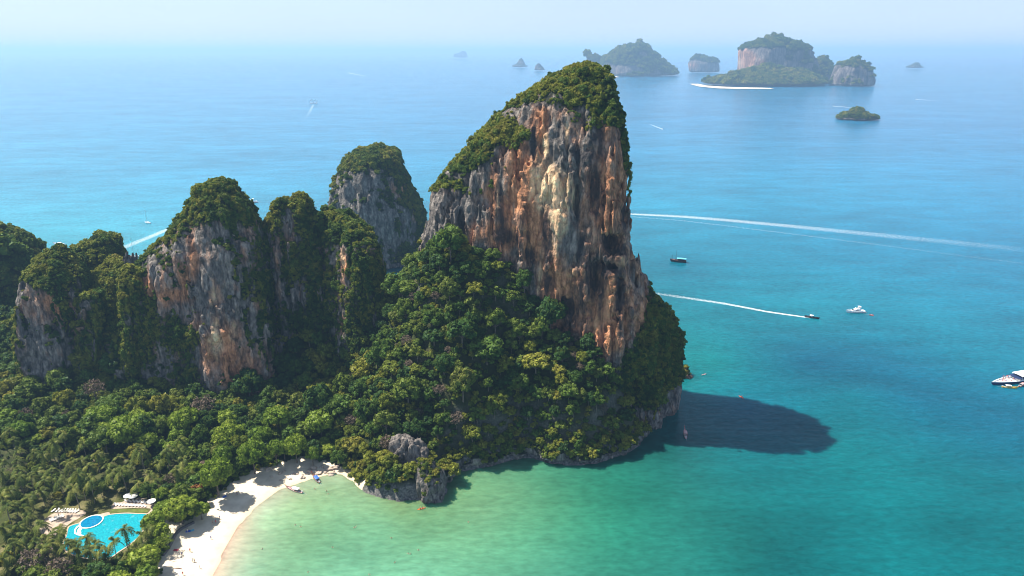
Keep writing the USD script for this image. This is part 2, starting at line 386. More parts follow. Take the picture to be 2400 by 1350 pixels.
for a, b, y in [(1010, 590, 371), (1100, 598, 363), (1180, 612, 357), (1235, 690, 350), (1290, 775, 343), (1350, 795, 338), (1410, 805, 333), (1460, 835, 331)]:
    q = gy(a, b, y)
    hp.append(tuple(q[:2]))
    hv.append(float(q[2]) + (-1 if a < 1150 else -2 if a < 1200 else -4))
for x, y, z in [(-70, 452, 24), (-70, 425, 42), (-110, 460, 14), (-200, 470, 20), (-300, 480, 22), (-450, 500, 20), (-300, 420, 40), (-200, 410, 60), (-120, 400, 60), (0, 420, 56), (50, 405, 50), (0, 446, 14), (60, 432, 14), (95, 395, 10),
                (-500, 300, 6), (-500, 200, 4), (-300, 170, 3), (-400, 400, 26), (92, 372, 12)]:
    hp.append((x, y))
    hv.append(z)
hrbf = RBFInterpolator(np.array(hp), np.array(hv, float), kernel='linear', smoothing=1.0)
STEP = 1.3
gx0, gx1, gy0, gy1 = -470, 114, 150, 500
X, Y = np.meshgrid(np.arange(gx0, gx1, STEP), np.arange(gy0, gy1, STEP), indexing='ij')
flat = np.c_[X.ravel(), Y.ravel()]
_c = np.meshgrid(np.arange(gx0, gx1 + 8, 6.0), np.arange(gy0, gy1 + 8, 6.0), indexing='ij')
_hc = hrbf(np.c_[_c[0].ravel(), _c[1].ravel()]).reshape(_c[0].shape)
H0 = ndimage.map_coordinates(_hc, [(X - gx0) / 6.0, (Y - gy0) / 6.0], order=1)
LM = shapely.contains_xy(LAND, flat[:, 0], flat[:, 1]).reshape(X.shape)
DIN = ndimage.distance_transform_edt(LM) * STEP
DOUT = ndimage.distance_transform_edt(~LM) * STEP
SD = np.where(LM, DIN, -DOUT)
SD = ndimage.gaussian_filter(SD, 0.8)
BEACH = Polygon([tuple(gz(*p)[:2]) for p in [(300, 1420), (480, 1420), (500, 1350), (525, 1290), (560, 1232), (602, 1186), (655, 1148), (712, 1128), (765, 1113), (800, 1112), (815, 1118), (790, 1098), (750, 1085), (722, 1076), (700, 1084), (640, 1100), (600, 1112), (560, 1132), (540, 1150), (515, 1165), (480, 1195),
                                          (455, 1228), (425, 1232), (380, 1232), (372, 1245), (395, 1290), (375, 1330), (380, 1350)]]).buffer(0)
BZ = BEACH.buffer(14)
BM = shapely.contains_xy(BZ, flat[:, 0], flat[:, 1]).reshape(X.shape)
BW = ndimage.gaussian_filter(BM.astype(float), 4)
NZ = fbm2(X, Y, 14, 100, 4)
edge_cliff = np.clip(SD / 2.2, -1.2, 1)                                   # rock shore: steep lip
Hrock = np.where(SD > 0, np.minimum(H0, 3.6 + np.interp(SD, [1, 6, 14, 34, 60], [0, 8, 26, 52, 98])) * np.clip(edge_cliff, 0, 1), -.7) + NZ * np.clip(SD / 6, 0, 1) * 1.2 + fbm2(X, Y, 4, 130, 2) * .8 * np.clip(SD / 2, 0, 1)
Hbeach = np.where(SD > 0, np.minimum(H0, 0.075 * SD + 0.02), np.maximum(SD * 0.09, -.7))
Hland = Hrock * (1 - BW) + Hbeach * BW
flatzone = Polygon([tuple(gz(*p, 3.2)[:2]) for p in [(60, 1180), (380, 1150), (390, 1230), (290, 1330), (60, 1330)]])
FZ = ndimage.gaussian_filter(shapely.contains_xy(flatzone, flat[:, 0], flat[:, 1]).reshape(X.shape).astype(float), 3)
Hland = Hland * (1 - FZ) + 3.0 * FZ


def hland(x, y):
    x, y = np.atleast_1d(x), np.atleast_1d(y)
    return ndimage.map_coordinates(Hland, [(np.asarray(x) - gx0) / STEP, (np.asarray(y) - gy0) / STEP], order=1, mode='nearest')


def insd(x, y):
    x, y = np.atleast_1d(x), np.atleast_1d(y)
    return ndimage.map_coordinates(SD, [(np.asarray(x) - gx0) / STEP, (np.asarray(y) - gy0) / STEP], order=1, mode='nearest')


SANDM = shapely.contains_xy(BEACH.buffer(1.0), flat[:, 0], flat[:, 1]).reshape(X.shape) | ((BW > .5) & (SD < 6))
nX, nY = X.shape
idx = np.arange(nX * nY).reshape(nX, nY)
quads = np.stack([idx[:-1, :-1], idx[1:, :-1], idx[1:, 1:], idx[:-1, 1:]], -1).reshape(-1, 4)
gv = np.c_[flat, Hland.ravel()]
keep = (SD.ravel()[quads] > -4).any(1)
sandq = SANDM.ravel()[quads].any(1) & keep
soilq = keep & ~sandq
slope = np.hypot(*np.gradient(Hland, STEP))
rocky = np.clip(1.3 - SD / 3.5, 0, 1) * (1 - BW) + np.clip(slope - 1.6, 0, 1) * .6
lawn = np.clip(1 - ndimage.distance_transform_edt(FZ < .3) * STEP / 40, 0, 1) * (H0 < 9)


def submesh(q, name, m, prim):
    u, inv = np.unique(q, return_inverse=True)
    q = inv.reshape(-1, 4)
    o = obj(name, (gv[u], np.vstack([q[:, [0, 1, 2]], q[:, [0, 2, 3]]])), m, smooth=True, kind='structure', prim={k: a.ravel()[u] for k, a in prim.items()})
    return o


tag(submesh(quads[soilq], 'ground', M['soil'], {'rocky': rocky, 'lawn': lawn}), 'dark jungle soil and rocky shore beneath the trees', None)
wet = np.clip(1 - SD / 7, 0, 1) * .75
tag(submesh(quads[sandq], 'beach', M['sand'], {'wet': wet}), 'bright white sand beach curving round the shallow bay', None)

# ------------------------------------------------------------------ sea
TINT = [  # pixel on the water, colour of the water there, mostly from depth and sea bed
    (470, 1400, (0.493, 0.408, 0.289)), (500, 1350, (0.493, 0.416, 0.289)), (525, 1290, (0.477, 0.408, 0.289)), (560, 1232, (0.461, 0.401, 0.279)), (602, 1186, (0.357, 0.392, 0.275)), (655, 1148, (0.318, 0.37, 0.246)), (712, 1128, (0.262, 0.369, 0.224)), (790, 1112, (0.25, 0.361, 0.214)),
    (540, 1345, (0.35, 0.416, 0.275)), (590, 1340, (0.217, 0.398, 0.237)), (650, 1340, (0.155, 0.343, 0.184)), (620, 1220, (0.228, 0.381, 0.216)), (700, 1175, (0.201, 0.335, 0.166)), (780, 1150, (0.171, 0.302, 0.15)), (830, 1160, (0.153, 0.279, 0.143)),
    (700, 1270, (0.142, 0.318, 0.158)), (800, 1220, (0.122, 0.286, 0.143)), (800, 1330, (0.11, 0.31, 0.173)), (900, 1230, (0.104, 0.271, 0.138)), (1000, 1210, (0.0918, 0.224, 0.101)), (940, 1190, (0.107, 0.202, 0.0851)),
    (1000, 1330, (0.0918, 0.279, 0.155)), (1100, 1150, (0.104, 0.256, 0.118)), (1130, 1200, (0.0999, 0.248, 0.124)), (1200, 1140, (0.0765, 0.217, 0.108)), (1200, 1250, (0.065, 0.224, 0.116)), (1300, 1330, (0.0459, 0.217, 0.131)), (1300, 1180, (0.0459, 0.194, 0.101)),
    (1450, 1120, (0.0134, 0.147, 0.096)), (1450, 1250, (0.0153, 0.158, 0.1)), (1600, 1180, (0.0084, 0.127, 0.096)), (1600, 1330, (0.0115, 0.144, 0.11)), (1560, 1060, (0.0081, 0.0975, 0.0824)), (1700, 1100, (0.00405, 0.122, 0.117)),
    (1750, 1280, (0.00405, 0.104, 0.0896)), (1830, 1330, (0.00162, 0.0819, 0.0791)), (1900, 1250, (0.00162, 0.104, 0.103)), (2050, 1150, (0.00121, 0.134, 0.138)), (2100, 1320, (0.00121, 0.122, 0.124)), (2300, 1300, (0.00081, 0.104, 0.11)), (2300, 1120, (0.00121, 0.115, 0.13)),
    (1960, 1040, (0.00121, 0.122, 0.127)), (1750, 960, (0.002, 0.131, 0.174)), (2150, 1000, (0.000966, 0.12, 0.158)), (2380, 1000, (0.000966, 0.0918, 0.144)), (2000, 930, (0.000488, 0.113, 0.139)), (1680, 850, (0.00244, 0.169, 0.167)), (1900, 850, (0.000732, 0.0808, 0.13)), (2050, 850, (0.000732, 0.0927, 0.143)), (2300, 850, (0.000972, 0.133, 0.179)), (2150, 930, (0.000488, 0.0847, 0.13)),  # some of these make a darker patch of sea right of the tower
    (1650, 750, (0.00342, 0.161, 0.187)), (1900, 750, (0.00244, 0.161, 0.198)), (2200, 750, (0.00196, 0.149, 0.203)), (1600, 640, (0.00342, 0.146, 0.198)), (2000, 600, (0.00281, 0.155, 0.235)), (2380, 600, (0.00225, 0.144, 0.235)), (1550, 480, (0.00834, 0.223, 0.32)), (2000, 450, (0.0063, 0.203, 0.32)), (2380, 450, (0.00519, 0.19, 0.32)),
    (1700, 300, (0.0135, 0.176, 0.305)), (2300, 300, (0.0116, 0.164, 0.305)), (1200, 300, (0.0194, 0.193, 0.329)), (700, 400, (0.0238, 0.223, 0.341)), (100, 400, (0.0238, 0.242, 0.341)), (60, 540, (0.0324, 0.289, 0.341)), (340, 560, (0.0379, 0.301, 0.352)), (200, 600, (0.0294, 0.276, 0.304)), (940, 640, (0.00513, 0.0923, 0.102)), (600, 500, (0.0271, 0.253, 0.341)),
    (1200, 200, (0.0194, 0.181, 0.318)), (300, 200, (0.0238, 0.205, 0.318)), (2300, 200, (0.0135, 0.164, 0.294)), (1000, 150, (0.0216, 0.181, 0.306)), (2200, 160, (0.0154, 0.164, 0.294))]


def polar(p):
    return np.c_[np.arctan2(p[:, 0], p[:, 1]) * 2.0, np.log(np.hypot(p[:, 0], p[:, 1])) * 1.6]


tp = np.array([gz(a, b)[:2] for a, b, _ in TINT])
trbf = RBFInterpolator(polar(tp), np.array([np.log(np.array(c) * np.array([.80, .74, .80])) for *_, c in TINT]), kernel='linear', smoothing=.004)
ang = np.radians(np.r_[np.linspace(-180, -60, 24, endpoint=False), np.linspace(-60, 60, 420), np.linspace(60, 180, 25)[1:]])
rad = np.r_[1.0, 100, 160, np.geomspace(190, 700, 190), np.geomspace(712, 60000, 110)]
A_, R_ = np.meshgrid(ang, rad, indexing='ij')
sv = np.c_[(np.sin(A_) * R_).ravel(), (np.cos(A_) * R_).ravel()]
pc = polar(sv)
pc[:, 0] = np.clip(pc[:, 0], -1.35, 1.35)
pc[:, 1] = np.clip(pc[:, 1], np.log(205) * 1.6, np.log(9000) * 1.6)
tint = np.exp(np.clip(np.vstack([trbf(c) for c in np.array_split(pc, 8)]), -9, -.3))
ii = np.arange(len(sv)).reshape(A_.shape)
sq = np.stack([ii[:-1, :-1], ii[:-1, 1:], ii[1:, 1:], ii[1:, :-1]], -1).reshape(-1, 4)[:, ::-1]
sq = np.vstack([sq[:, [0, 1, 2]], sq[:, [0, 2, 3]]])
_n = np.cross(np.c_[sv, sv[:, 0] * 0][sq[:1, 1]] - np.c_[sv, sv[:, 0] * 0][sq[:1, 0]], np.c_[sv, sv[:, 0] * 0][sq[:1, 2]] - np.c_[sv, sv[:, 0] * 0][sq[:1, 0]])
if _n[0, 2] < 0:
    sq = sq[:, ::-1]
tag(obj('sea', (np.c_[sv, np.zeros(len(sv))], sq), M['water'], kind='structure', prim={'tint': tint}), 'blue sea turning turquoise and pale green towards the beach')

# ------------------------------------------------------------------ limestone towers
SURF = {}


def sstep(a, b, x):
    t = np.clip((x - a) / (b - a), 0, 1)
    return t * t * (3 - 2 * t)


def rows_to_lobe(rows, yc, hd, n=2.5, sh=0.0):
    """rows: (py, left px, right px[, yc, hd]) of a silhouette; gives sections by height"""
    out = []
    for r in rows:
        y, d = (r[3], r[4]) if len(r) > 3 else (yc, hd)
        w = (gy(r[2], r[0], y)[0] - gy(r[1], r[0], y)[0]) / 2
        a, b, c = gy(r[1], r[0], y - sh * w), gy(r[2], r[0], y + sh * w), gy(r[1], r[0], y)
        a[2] = c[2]
        out.append((a[2], (a[0] + b[0]) / 2, (b[0] - a[0]) / 2, y, d))
    out = np.array(sorted(out))
    out = out[np.r_[True, np.diff(out[:, 0]) > 1e-3]]
    return out, n, sh


def karst(lobes, step, zmin=-0.9, amp=(2.6, 1.8, 1.1), cell=(26, 6.5, 3.2), zst=5.0, seed=1, k=3.0, dents=(), pad=8, fine=0.0):
    lo = np.array([1e9, 1e9]); hi = -lo; zt = 0
    for s, n, *q in lobes:
        e = abs(q[0]) * s[:, 2].max() if q else 0
        lo = np.minimum(lo, [(s[:, 1] - s[:, 2]).min(), (s[:, 3] - s[:, 4]).min() - e])
        hi = np.maximum(hi, [(s[:, 1] + s[:, 2]).max(), (s[:, 3] + s[:, 4]).max() + e])
        zt = max(zt, s[:, 0].max())
    lo, hi = lo - pad, hi + pad
    xs, ys, zs = np.arange(lo[0], hi[0], step), np.arange(lo[1], hi[1], step), np.arange(zmin, zt + pad, step)
    shape = (len(xs), len(ys), len(zs))
    F = np.full(shape, 1e3, np.float32)
    calm = None
    for s, n, *q in lobes:
        sh = q[0] if q else 0.0
        P = [np.interp(zs, s[:, 0], s[:, i]) if len(s) < 3 else PchipInterpolator(s[:, 0], s[:, i], extrapolate=False)(np.clip(zs, s[0, 0], s[-1, 0])) for i in (1, 2, 3, 4)]
        xc, hw, yc, hd = [p[None, None, :] for p in P]
        over = np.maximum(zs - s[-1, 0], 0)[None, None, :]
        d = (np.abs((xs[:, None, None] - xc) / hw) ** n + np.abs((ys[None, :, None] - yc - sh * (xs[:, None, None] - xc)) / hd) ** n) ** (1 / n)
        f = (d - 1) * np.minimum(hw, hd) + over * 1.5
        f = f.astype(np.float32)
        e = np.abs((xs[:, None, None] - xc) / hw)
        e = (1 - .62 * sstep(.72, 1.0, e) * (e < 1.25)).astype(np.float32)
        e = np.broadcast_to(e, shape)
        calm = e if calm is None else np.where(f < F, e, calm)
        if F[0, 0, 0] > 900:
            F = f
        else:
            h = np.clip(0.5 + 0.5 * (F - f) / k, 0, 1)
            F = F * (1 - h) + f * h - k * h * (1 - h)
    ztop = (np.full(shape[:2], zt))
    q = 1.0
    c = np.array(cell) / step
    N = amp[0] * gnoise(shape, (c[0], c[0], c[0] * 1.6), seed)
    N += amp[1] * (1 - 2 * np.abs(gnoise(shape, (c[1], c[1], c[1] * zst), seed + 1))) * 1.0
    N += amp[1] * 1.1 * gnoise(shape, (c[1] * 1.3, c[1] * 1.3, c[1] * 1.6), seed + 2) * .5
    if amp[2]:
        N += amp[2] * (1 - 2 * np.abs(gnoise(shape, (c[2], c[2], c[2] * zst * .8), seed + 3)))
        N += amp[2] * .6 * gnoise(shape, (max(c[2] * .6, 1.01),) * 3, seed + 4)
    if fine:
        N += fine * (1 - 2 * np.abs(gnoise(shape, (c[2] * .62, c[2] * .62, c[2] * 2.2), seed + 5)))
    F = F + (N * calm).astype(np.float32)
    for (dx, dz, rx, rz, dep, fy) in dents:
        g = np.exp(-((xs[:, None] - dx) / rx) ** 2 - ((zs[None, :] - dz) / rz) ** 2)
        F = F + (dep * g[:, None, :] * sstep(fy + 8, fy - 2, ys)[None, :, None]).astype(np.float32)
    F[:, :, 0] = np.abs(F[:, :, 0])
    v, f = nets(F, (lo[0], lo[1], zmin), step)
    return v, f


def blobs(v, items, y=None):
    """stains and painted light and shade on the rock: each at a place on the face (pixel, radii in pixels, weight), at forward distance y"""
    out = np.zeros(len(v))
    for px, py, rx, ry, w in items:
        p = gy(px, py, y)
        s = y / FPX * 1.04
        out = np.maximum(out, w * np.exp(-(((v[:, 0] - p[0]) / (rx * s)) ** 2 + ((v[:, 2] - p[2]) / (ry * s)) ** 2)))
    return out


TOWER = [(151, 1379, 1395, 385, 5), (161, 1327, 1417, 385, 11), (175, 1301, 1429, 385, 16), (195, 1271, 1437, 385, 20), (230, 1222, 1443, 384, 23), (275, 1172, 1451, 384, 26), (325, 1123, 1462, 384, 27), (380, 1079, 1469, 383, 28), (435, 1033, 1476, 383, 29), (495, 1013, 1483, 382, 30), (555, 999, 1491, 382, 30),
         (615, 982, 1503, 382, 30), (675, 977, 1521, 381, 30), (745, 967, 1542, 381, 31), (855, 967, 1557, 381, 31), (1000, 967, 1563, 381, 31), (1130, 967, 1563, 381, 31)]
BUTT = [(640, 1480, 1512, 374, 8), (700, 1450, 1546, 370, 14), (750, 1430, 1580, 367, 18), (800, 1415, 1598, 365, 19), (860, 1420, 1600, 363, 20), (930, 1440, 1598, 362, 20), (960, 1450, 1592, 362, 19), (1000, 1450, 1592, 362, 19)]
HOLES = [(1432, 560, 20, 22, 5), (1330, 708, 22, 26, 6), (1388, 640, 12, 40, 4.5), (1185, 552, 38, 14, 6), (1352, 490, 9, 50, 4), (1395, 430, 16, 36, 3.5), (1290, 650, 10, 20, 4), (1240, 590, 14, 12, 3), (1420, 610, 30, 10, 3.5), (1460, 500, 10, 30, 2.5), (1165, 470, 8, 40, 3), (1360, 560, 8, 30, 3), (1275, 520, 6, 40, 2.5), (1310, 760, 40, 10, 3),
         (1380, 350, 30, 8, 3), (1250, 330, 8, 30, 2.5), (1445, 660, 10, 40, 3)]


def dents_of(items, y):
    s = y / FPX * 1.04
    return [(gy(a, b, y)[0], gy(a, b, y)[2], rx * s, rz * s, d, y) for a, b, rx, rz, d in items]


def add_rock(name, label, cat, v, f, matn, warm=0, pale=0, stain_shade=0, moss=None, group=None):
    p = thing(name, label, cat, group=group)
    nrm = vnormals(v, f)
    if moss is None:
        moss = np.clip((nrm[:, 2] - .3) * 2.2, 0, 1)
    z = np.zeros(len(v))
    obj('rock_face', (v, f), M[matn], p, smooth=True, prim={'warm': z + warm, 'pale': z + pale, 'stain_shade': z + stain_shade, 'moss': moss})
    SURF[p] = (v, f, nrm, moss)
    return p


# the tall tower
v, f = karst([rows_to_lobe(TOWER, 0, 0, 3.2, -.43), rows_to_lobe(BUTT, 0, 0, 2.3)], .85, amp=(2.8, 2.8, 1.7), zst=7.5, seed=11, fine=1.1, dents=dents_of(HOLES, 352))
nr = vnormals(v, f)
px, py = to_pix(v)
VEGL = [(960, 520), (1000, 500), (1030, 470), (1080, 470), (1120, 400), (1180, 320), (1220, 290), (1270, 268), (1330, 262), (1370, 262), (1410, 285), (1440, 300), (1470, 420), (1600, 600)]
zveg = gy(np.array([p[0] for p in VEGL]), np.array([p[1] for p in VEGL]), 354.0)
line = np.interp(v[:, 0], zveg[:, 0], zveg[:, 2])                          # height of the edge of the summit bush on the face
nf = fbm2(v[:, 0] + v[:, 1] * .7, v[:, 2], 11, 300, 3)
top = sstep(-7, 5, v[:, 2] - line + nf * 13) * sstep(-.05, .25, nr[:, 2] + .28 + nf * .2)
right = sstep(.55, .85, nr[:, 0]) * sstep(-.2, .3, nf + (120 - v[:, 2]) / 160) * .9 * (v[:, 1] > 372)
butt = sstep(-4, 8, v[:, 0] - np.interp(v[:, 2], [0, 40, 55, 70, 90], [55, 55, 63, 75, 92])) * sstep(0, 6, v[:, 2] - 13 - nf * 6) * (v[:, 1] < 392)
left = sstep(.4, .75, -nr[:, 0]) * sstep(-.1, .3, nf + .05) * (v[:, 0] < np.interp(v[:, 2], [60, 110, 190], [-38, -25, 30]))
ledge = sstep(.5, .85, nr[:, 2] + nf * .3) * .8 * np.where((v[:, 2] < line - 4) & (v[:, 1] < 392), .18, 1)
moss = np.clip(np.maximum.reduce([top, right, butt, left, ledge]), 0, 1)
moss = moss * (v[:, 2] > 5)
warm = np.maximum(.22 + .10 * sstep(8, 46, v[:, 0]), 0) + blobs(v, [(1210, 420, 26, 90, .9), (1265, 300, 18, 36, 1.0), (1155, 460, 14, 60, .8), (1180, 560, 50, 32, 1.0), (1250, 500, 40, 130, .8), (1425, 480, 55, 120, .55), (1455, 380, 30, 110, .5), (1300, 690, 60, 90, .6), (1310, 775, 80, 28, 1.0), (1415, 700, 60, 110, .55), (1500, 745, 26, 60, .6), (1380, 775, 60, 24, .9), (1120, 560, 30, 30, .5), (1230, 380, 16, 60, .7), (1190, 500, 20, 40, .7)], 352)
pale = blobs(v, [(1290, 440, 46, 62, 1.15), (1310, 500, 36, 56, .9), (1345, 470, 14, 50, .75), (1282, 350, 9, 46, .8), (1330, 320, 7, 50, .65), (1300, 560, 24, 40, .5), (1265, 640, 9, 40, .6), (1330, 600, 20, 60, .45), (1165, 470, 7, 50, .7), (1440, 560, 70, 160, .35), (1262, 680, 7, 20, .9), (1400, 720, 50, 80, .3)], 352)  # cream rock, made brighter to hold the sunlight on the face
stain_shade = blobs(v, [(a, b + 10, rx * 1.3, rz * 1.5, .5) for a, b, rx, rz, _ in HOLES] + [(1080, 500, 60, 90, .22), (1390, 330, 40, 60, .3), (1130, 400, 50, 60, .2), (1360, 420, 20, 90, .3), (1370, 640, 24, 90, .3), (1345, 700, 60, 40, .25)], 352)  # drip stains and grey rock, plus shade painted in and below the hollows
TOWERP = add_rock('limestone_tower', 'tallest limestone tower with orange and cream cliff face and a bushy green summit', 'cliff', v, f, 'rock', warm, pale, stain_shade, moss)

# the jagged cliffs on the left
PA = [(424, 501, 521, 394, 5), (433, 485, 540, 394, 12), (456, 461, 561, 394, 19), (488, 448, 585, 394, 24), (523, 425, 599, 394, 27), (558, 395, 609, 393, 29), (598, 355, 615, 392, 31), (648, 323, 623, 391, 32), (708, 305, 627, 389, 33), (788, 305, 635, 387, 34), (868, 310, 643, 386, 34), (968, 310, 643, 386, 34), (1100, 310, 643, 386, 34)]
PB = [(470, 652, 662, 404, 4), (484, 640, 676, 404, 8), (520, 630, 684, 404, 13), (570, 626, 690, 404, 17), (640, 626, 700, 404, 20), (760, 632, 720, 403, 22), (900, 640, 730, 402, 24), (1060, 640, 730, 402, 24)]
PB2 = [(460, 694, 706, 412, 4), (472, 682, 722, 412, 9), (500, 674, 734, 412, 14), (540, 672, 740, 411, 18), (640, 676, 760, 410, 22), (800, 690, 785, 408, 24), (1060, 690, 785, 408, 24)]
PC = [(500, 736, 746, 412, 4), (512, 728, 758, 412, 8), (545, 722, 764, 412, 12), (600, 722, 768, 411, 15), (700, 735, 790, 410, 20), (870, 770, 850, 404, 26), (1060, 770, 850, 404, 26)]
PC3 = [(492, 770, 790, 418, 5), (502, 756, 812, 418, 11), (530, 752, 850, 416, 18), (570, 752, 880, 414, 22), (660, 760, 900, 412, 26), (800, 770, 908, 408, 30), (1060, 770, 908, 408, 30)]
PC2 = [(538, 804, 856, 400, 8), (578, 790, 886, 399, 14), (648, 790, 900, 397, 18), (748, 784, 908, 394, 22), (888, 780, 901, 392, 24), (1060, 780, 901, 392, 24)]
LA = [(700, 505, 640, 370, 6), (760, 500, 645, 369, 9), (830, 500, 648, 367, 11), (900, 504, 646, 366, 12), (1060, 504, 646, 366, 12)]
PD = [(592, 114, 156, 384, 6), (611, 88, 176, 384, 11), (646, 70, 196, 383, 16), (706, 60, 204, 382, 19), (786, 64, 202, 380, 20), (866, 78, 196, 379, 20), (1060, 78, 196, 379, 20)]
PS = [(626, 244, 326, 402, 10), (666, 209, 336, 398, 16), (726, 184, 346, 394, 20), (806, 179, 346, 390, 24), (906, 179, 346, 388, 25), (1060, 179, 346, 388, 25)]
PS2 = [(636, 292, 330, 372, 6), (660, 284, 336, 371, 10), (740, 280, 338, 370, 12), (860, 276, 340, 369, 13), (1060, 276, 340, 369, 13)]
PS3 = [(690, 196, 236, 374, 6), (730, 190, 240, 373, 9), (880, 186, 244, 372, 11), (1060, 186, 244, 372, 11)]
PE = [(554, 232, 258, 425, 6), (568, 200, 276, 425, 12), (596, 176, 283, 424, 17), (646, 172, 286, 423, 20), (726, 172, 286, 422, 22), (956, 172, 286, 422, 22)]
PG = [(551, -20, 30, 452, 10), (570, -50, 52, 452, 18), (600, -80, 70, 452, 24), (640, -100, 84, 452, 28), (760, -120, 90, 452, 30), (900, -120, 90, 452, 30)]


def left_peak(name, label, lobes, seed, dents=(), warm=(), pale=(), veg_low=None, step=1.0, face_y=367.0, vegbias=0.0, amp=(2.4, 2.2, 1.4), low=None, bare=()):
    v, f = karst([rows_to_lobe(r, 0, 0, n, -.22) for r, n in lobes], step, seed=seed, amp=amp, dents=dents_of(dents, face_y), k=1.6, fine=.5)
    nr = vnormals(v, f)
    nf = fbm2(v[:, 0] + v[:, 1] * .7, v[:, 2] * .8, 12, 400 + seed, 3)
    top = sstep(.40, .68, nr[:, 2] + nf * .3 + vegbias)
    zt = v[:, 2].max()
    crown = sstep(-9, 3, v[:, 2] - (zt - 16) + nf * 10)
    side = sstep(.62, .95, np.abs(nr[:, 0]) + nf * .3 + vegbias) * sstep(-.3, .2, nf + .1)
    back = (nr[:, 1] > .3) * .9
    moss = np.maximum.reduce([top, crown, side, back])
    if low is not None:
        moss = np.maximum(moss, low(v, nf))
    if bare:
        moss = moss * (1 - blobs(v, bare, face_y) * (v[:, 1] < face_y + 16))
    moss = np.clip(moss, 0, 1)
    w, p = blobs(v, warm, face_y) + .3 if warm else .26, blobs(v, pale, face_y) if pale else 0
    return add_rock(name, label, 'cliff', v, f, 'rock', w, p, .0, moss)


def veg_patches(items, y):
    return lambda v, nf: np.clip(blobs(v, items, y) + nf * .45, 0, 1) * (blobs(v, items, y) > .25)


PK_A = left_peak('limestone_peak', 'pointed limestone peak with green cap and long grey streaked face left of the dark gully', [(PA, 2.4), (LA, 2.4)], 21,
                 dents=[(430, 720, 60, 60, 7), (440, 820, 70, 60, 8), (470, 640, 6, 60, 3)],
                 warm=[(350, 680, 16, 24, .8), (440, 660, 12, 40, .5), (545, 800, 34, 70, .7), (590, 860, 44, 44, .7), (420, 690, 30, 16, .6), (455, 620, 8, 40, .5)],
                 pale=[(528, 780, 18, 60, 1.0), (560, 760, 14, 40, .6), (600, 850, 34, 50, .45), (510, 690, 14, 90, .45)],
                 low=veg_patches([(440, 800, 66, 80, 1.0), (330, 800, 50, 90, .9), (590, 560, 30, 160, .9), (610, 660, 24, 90, .9), (430, 600, 24, 50, .7), (390, 590, 26, 30, .7), (520, 470, 60, 36, .8), (360, 720, 24, 60, .6), (470, 860, 40, 60, .9)], 367), bare=[(470, 600, 40, 70, .9), (540, 760, 44, 120, .9), (600, 850, 40, 50, .9), (350, 640, 22, 40, .9), (440, 690, 30, 40, .7)])
PK_B = left_peak('limestone_peak', 'twin topped limestone peak with grey rock spikes right of the dark gully', [(PB, 2.2), (PB2, 2.2)], 31, warm=[(760, 690, 20, 40, .4)], pale=[], dents=[(700, 520, 10, 40, 3)],
                 low=veg_patches([(700, 640, 60, 60, .9), (720, 760, 60, 90, 1.0), (720, 480, 30, 40, .9)], 387), face_y=387, vegbias=.05, bare=[(662, 545, 16, 46, 1.0), (655, 500, 10, 24, .9), (705, 690, 12, 40, .8)])
PK_C = left_peak('limestone_peak', 'green shouldered limestone peak with pale rock slabs just left of the tower', [(PC, 2.2), (PC3, 2.3), (PC2, 2.3)], 41, warm=[(800, 620, 10, 30, .5), (800, 850, 20, 30, .5)], pale=[(798, 610, 9, 28, .8), (720, 660, 16, 40, .3)],
                 low=veg_patches([(850, 640, 50, 90, 1.0), (850, 760, 60, 90, 1.0), (770, 680, 40, 60, .8), (820, 540, 50, 30, .9), (760, 780, 30, 60, .9)], 382), face_y=382, vegbias=.08, bare=[(738, 565, 22, 46, 1.0), (800, 610, 9, 34, 1.0), (805, 840, 18, 40, .9), (720, 670, 14, 40, .8), (880, 740, 5, 40, .9)])
PK_D = left_peak('limestone_peak', 'small blocky limestone cliff with bushy top at the left of the row', [(PD, 2.5)], 51, warm=[(130, 720, 40, 50, .3)], pale=[(110, 760, 20, 30, .35)], face_y=365,
                 low=veg_patches([(190, 660, 24, 50, .9), (70, 640, 20, 30, .8), (180, 830, 30, 50, .9)], 365))
PK_S = left_peak('vine_covered_cliff', 'vine covered cliff shoulder between the blocky cliff and the pointed peak', [(PS, 2.4), (PS2, 2.2), (PS3, 2.2)], 61, face_y=372, vegbias=.5, warm=[(330, 650, 14, 30, .6)],
                 low=veg_patches([(260, 760, 90, 130, 1.0)], 372))
PK_E = left_peak('limestone_knoll', 'rounded bush covered knoll behind the blocky cliff', [(PE, 2.3)], 71, face_y=410, vegbias=.45)
PK_G = left_peak('limestone_knoll', 'dark green knoll cut off by the left edge of the view', [(PG, 2.2)], 81, face_y=430, vegbias=.6)
# spiky rocks beside the mast
sp = []
for i, (a, b, w) in enumerate([(291, 598, 5), (298, 590, 5), (305, 594, 4), (312, 588, 5), (320, 592, 5), (328, 596, 4)]):
    b0 = gy(a, b, 398)
    sp.append(([(b, a - 1, a + 1, 398, .8), (b + 12, a - w * .6, a + w * .6, 398, 1.8), (b + 40, a - w, a + w, 398, 3), (b + 110, a - w * 1.5, a + w * 1.5, 398, 5)], 2.0))
v, f = karst([rows_to_lobe(r, 0, 0, n) for r, n in sp], .7, zmin=60, amp=(.3, .3, .2), seed=91, k=.4, pad=3)
add_rock('rock_pinnacles', 'cluster of sharp grey rock pinnacles on the ridge', 'rock', v, f, 'rock', 0, 0, .1)
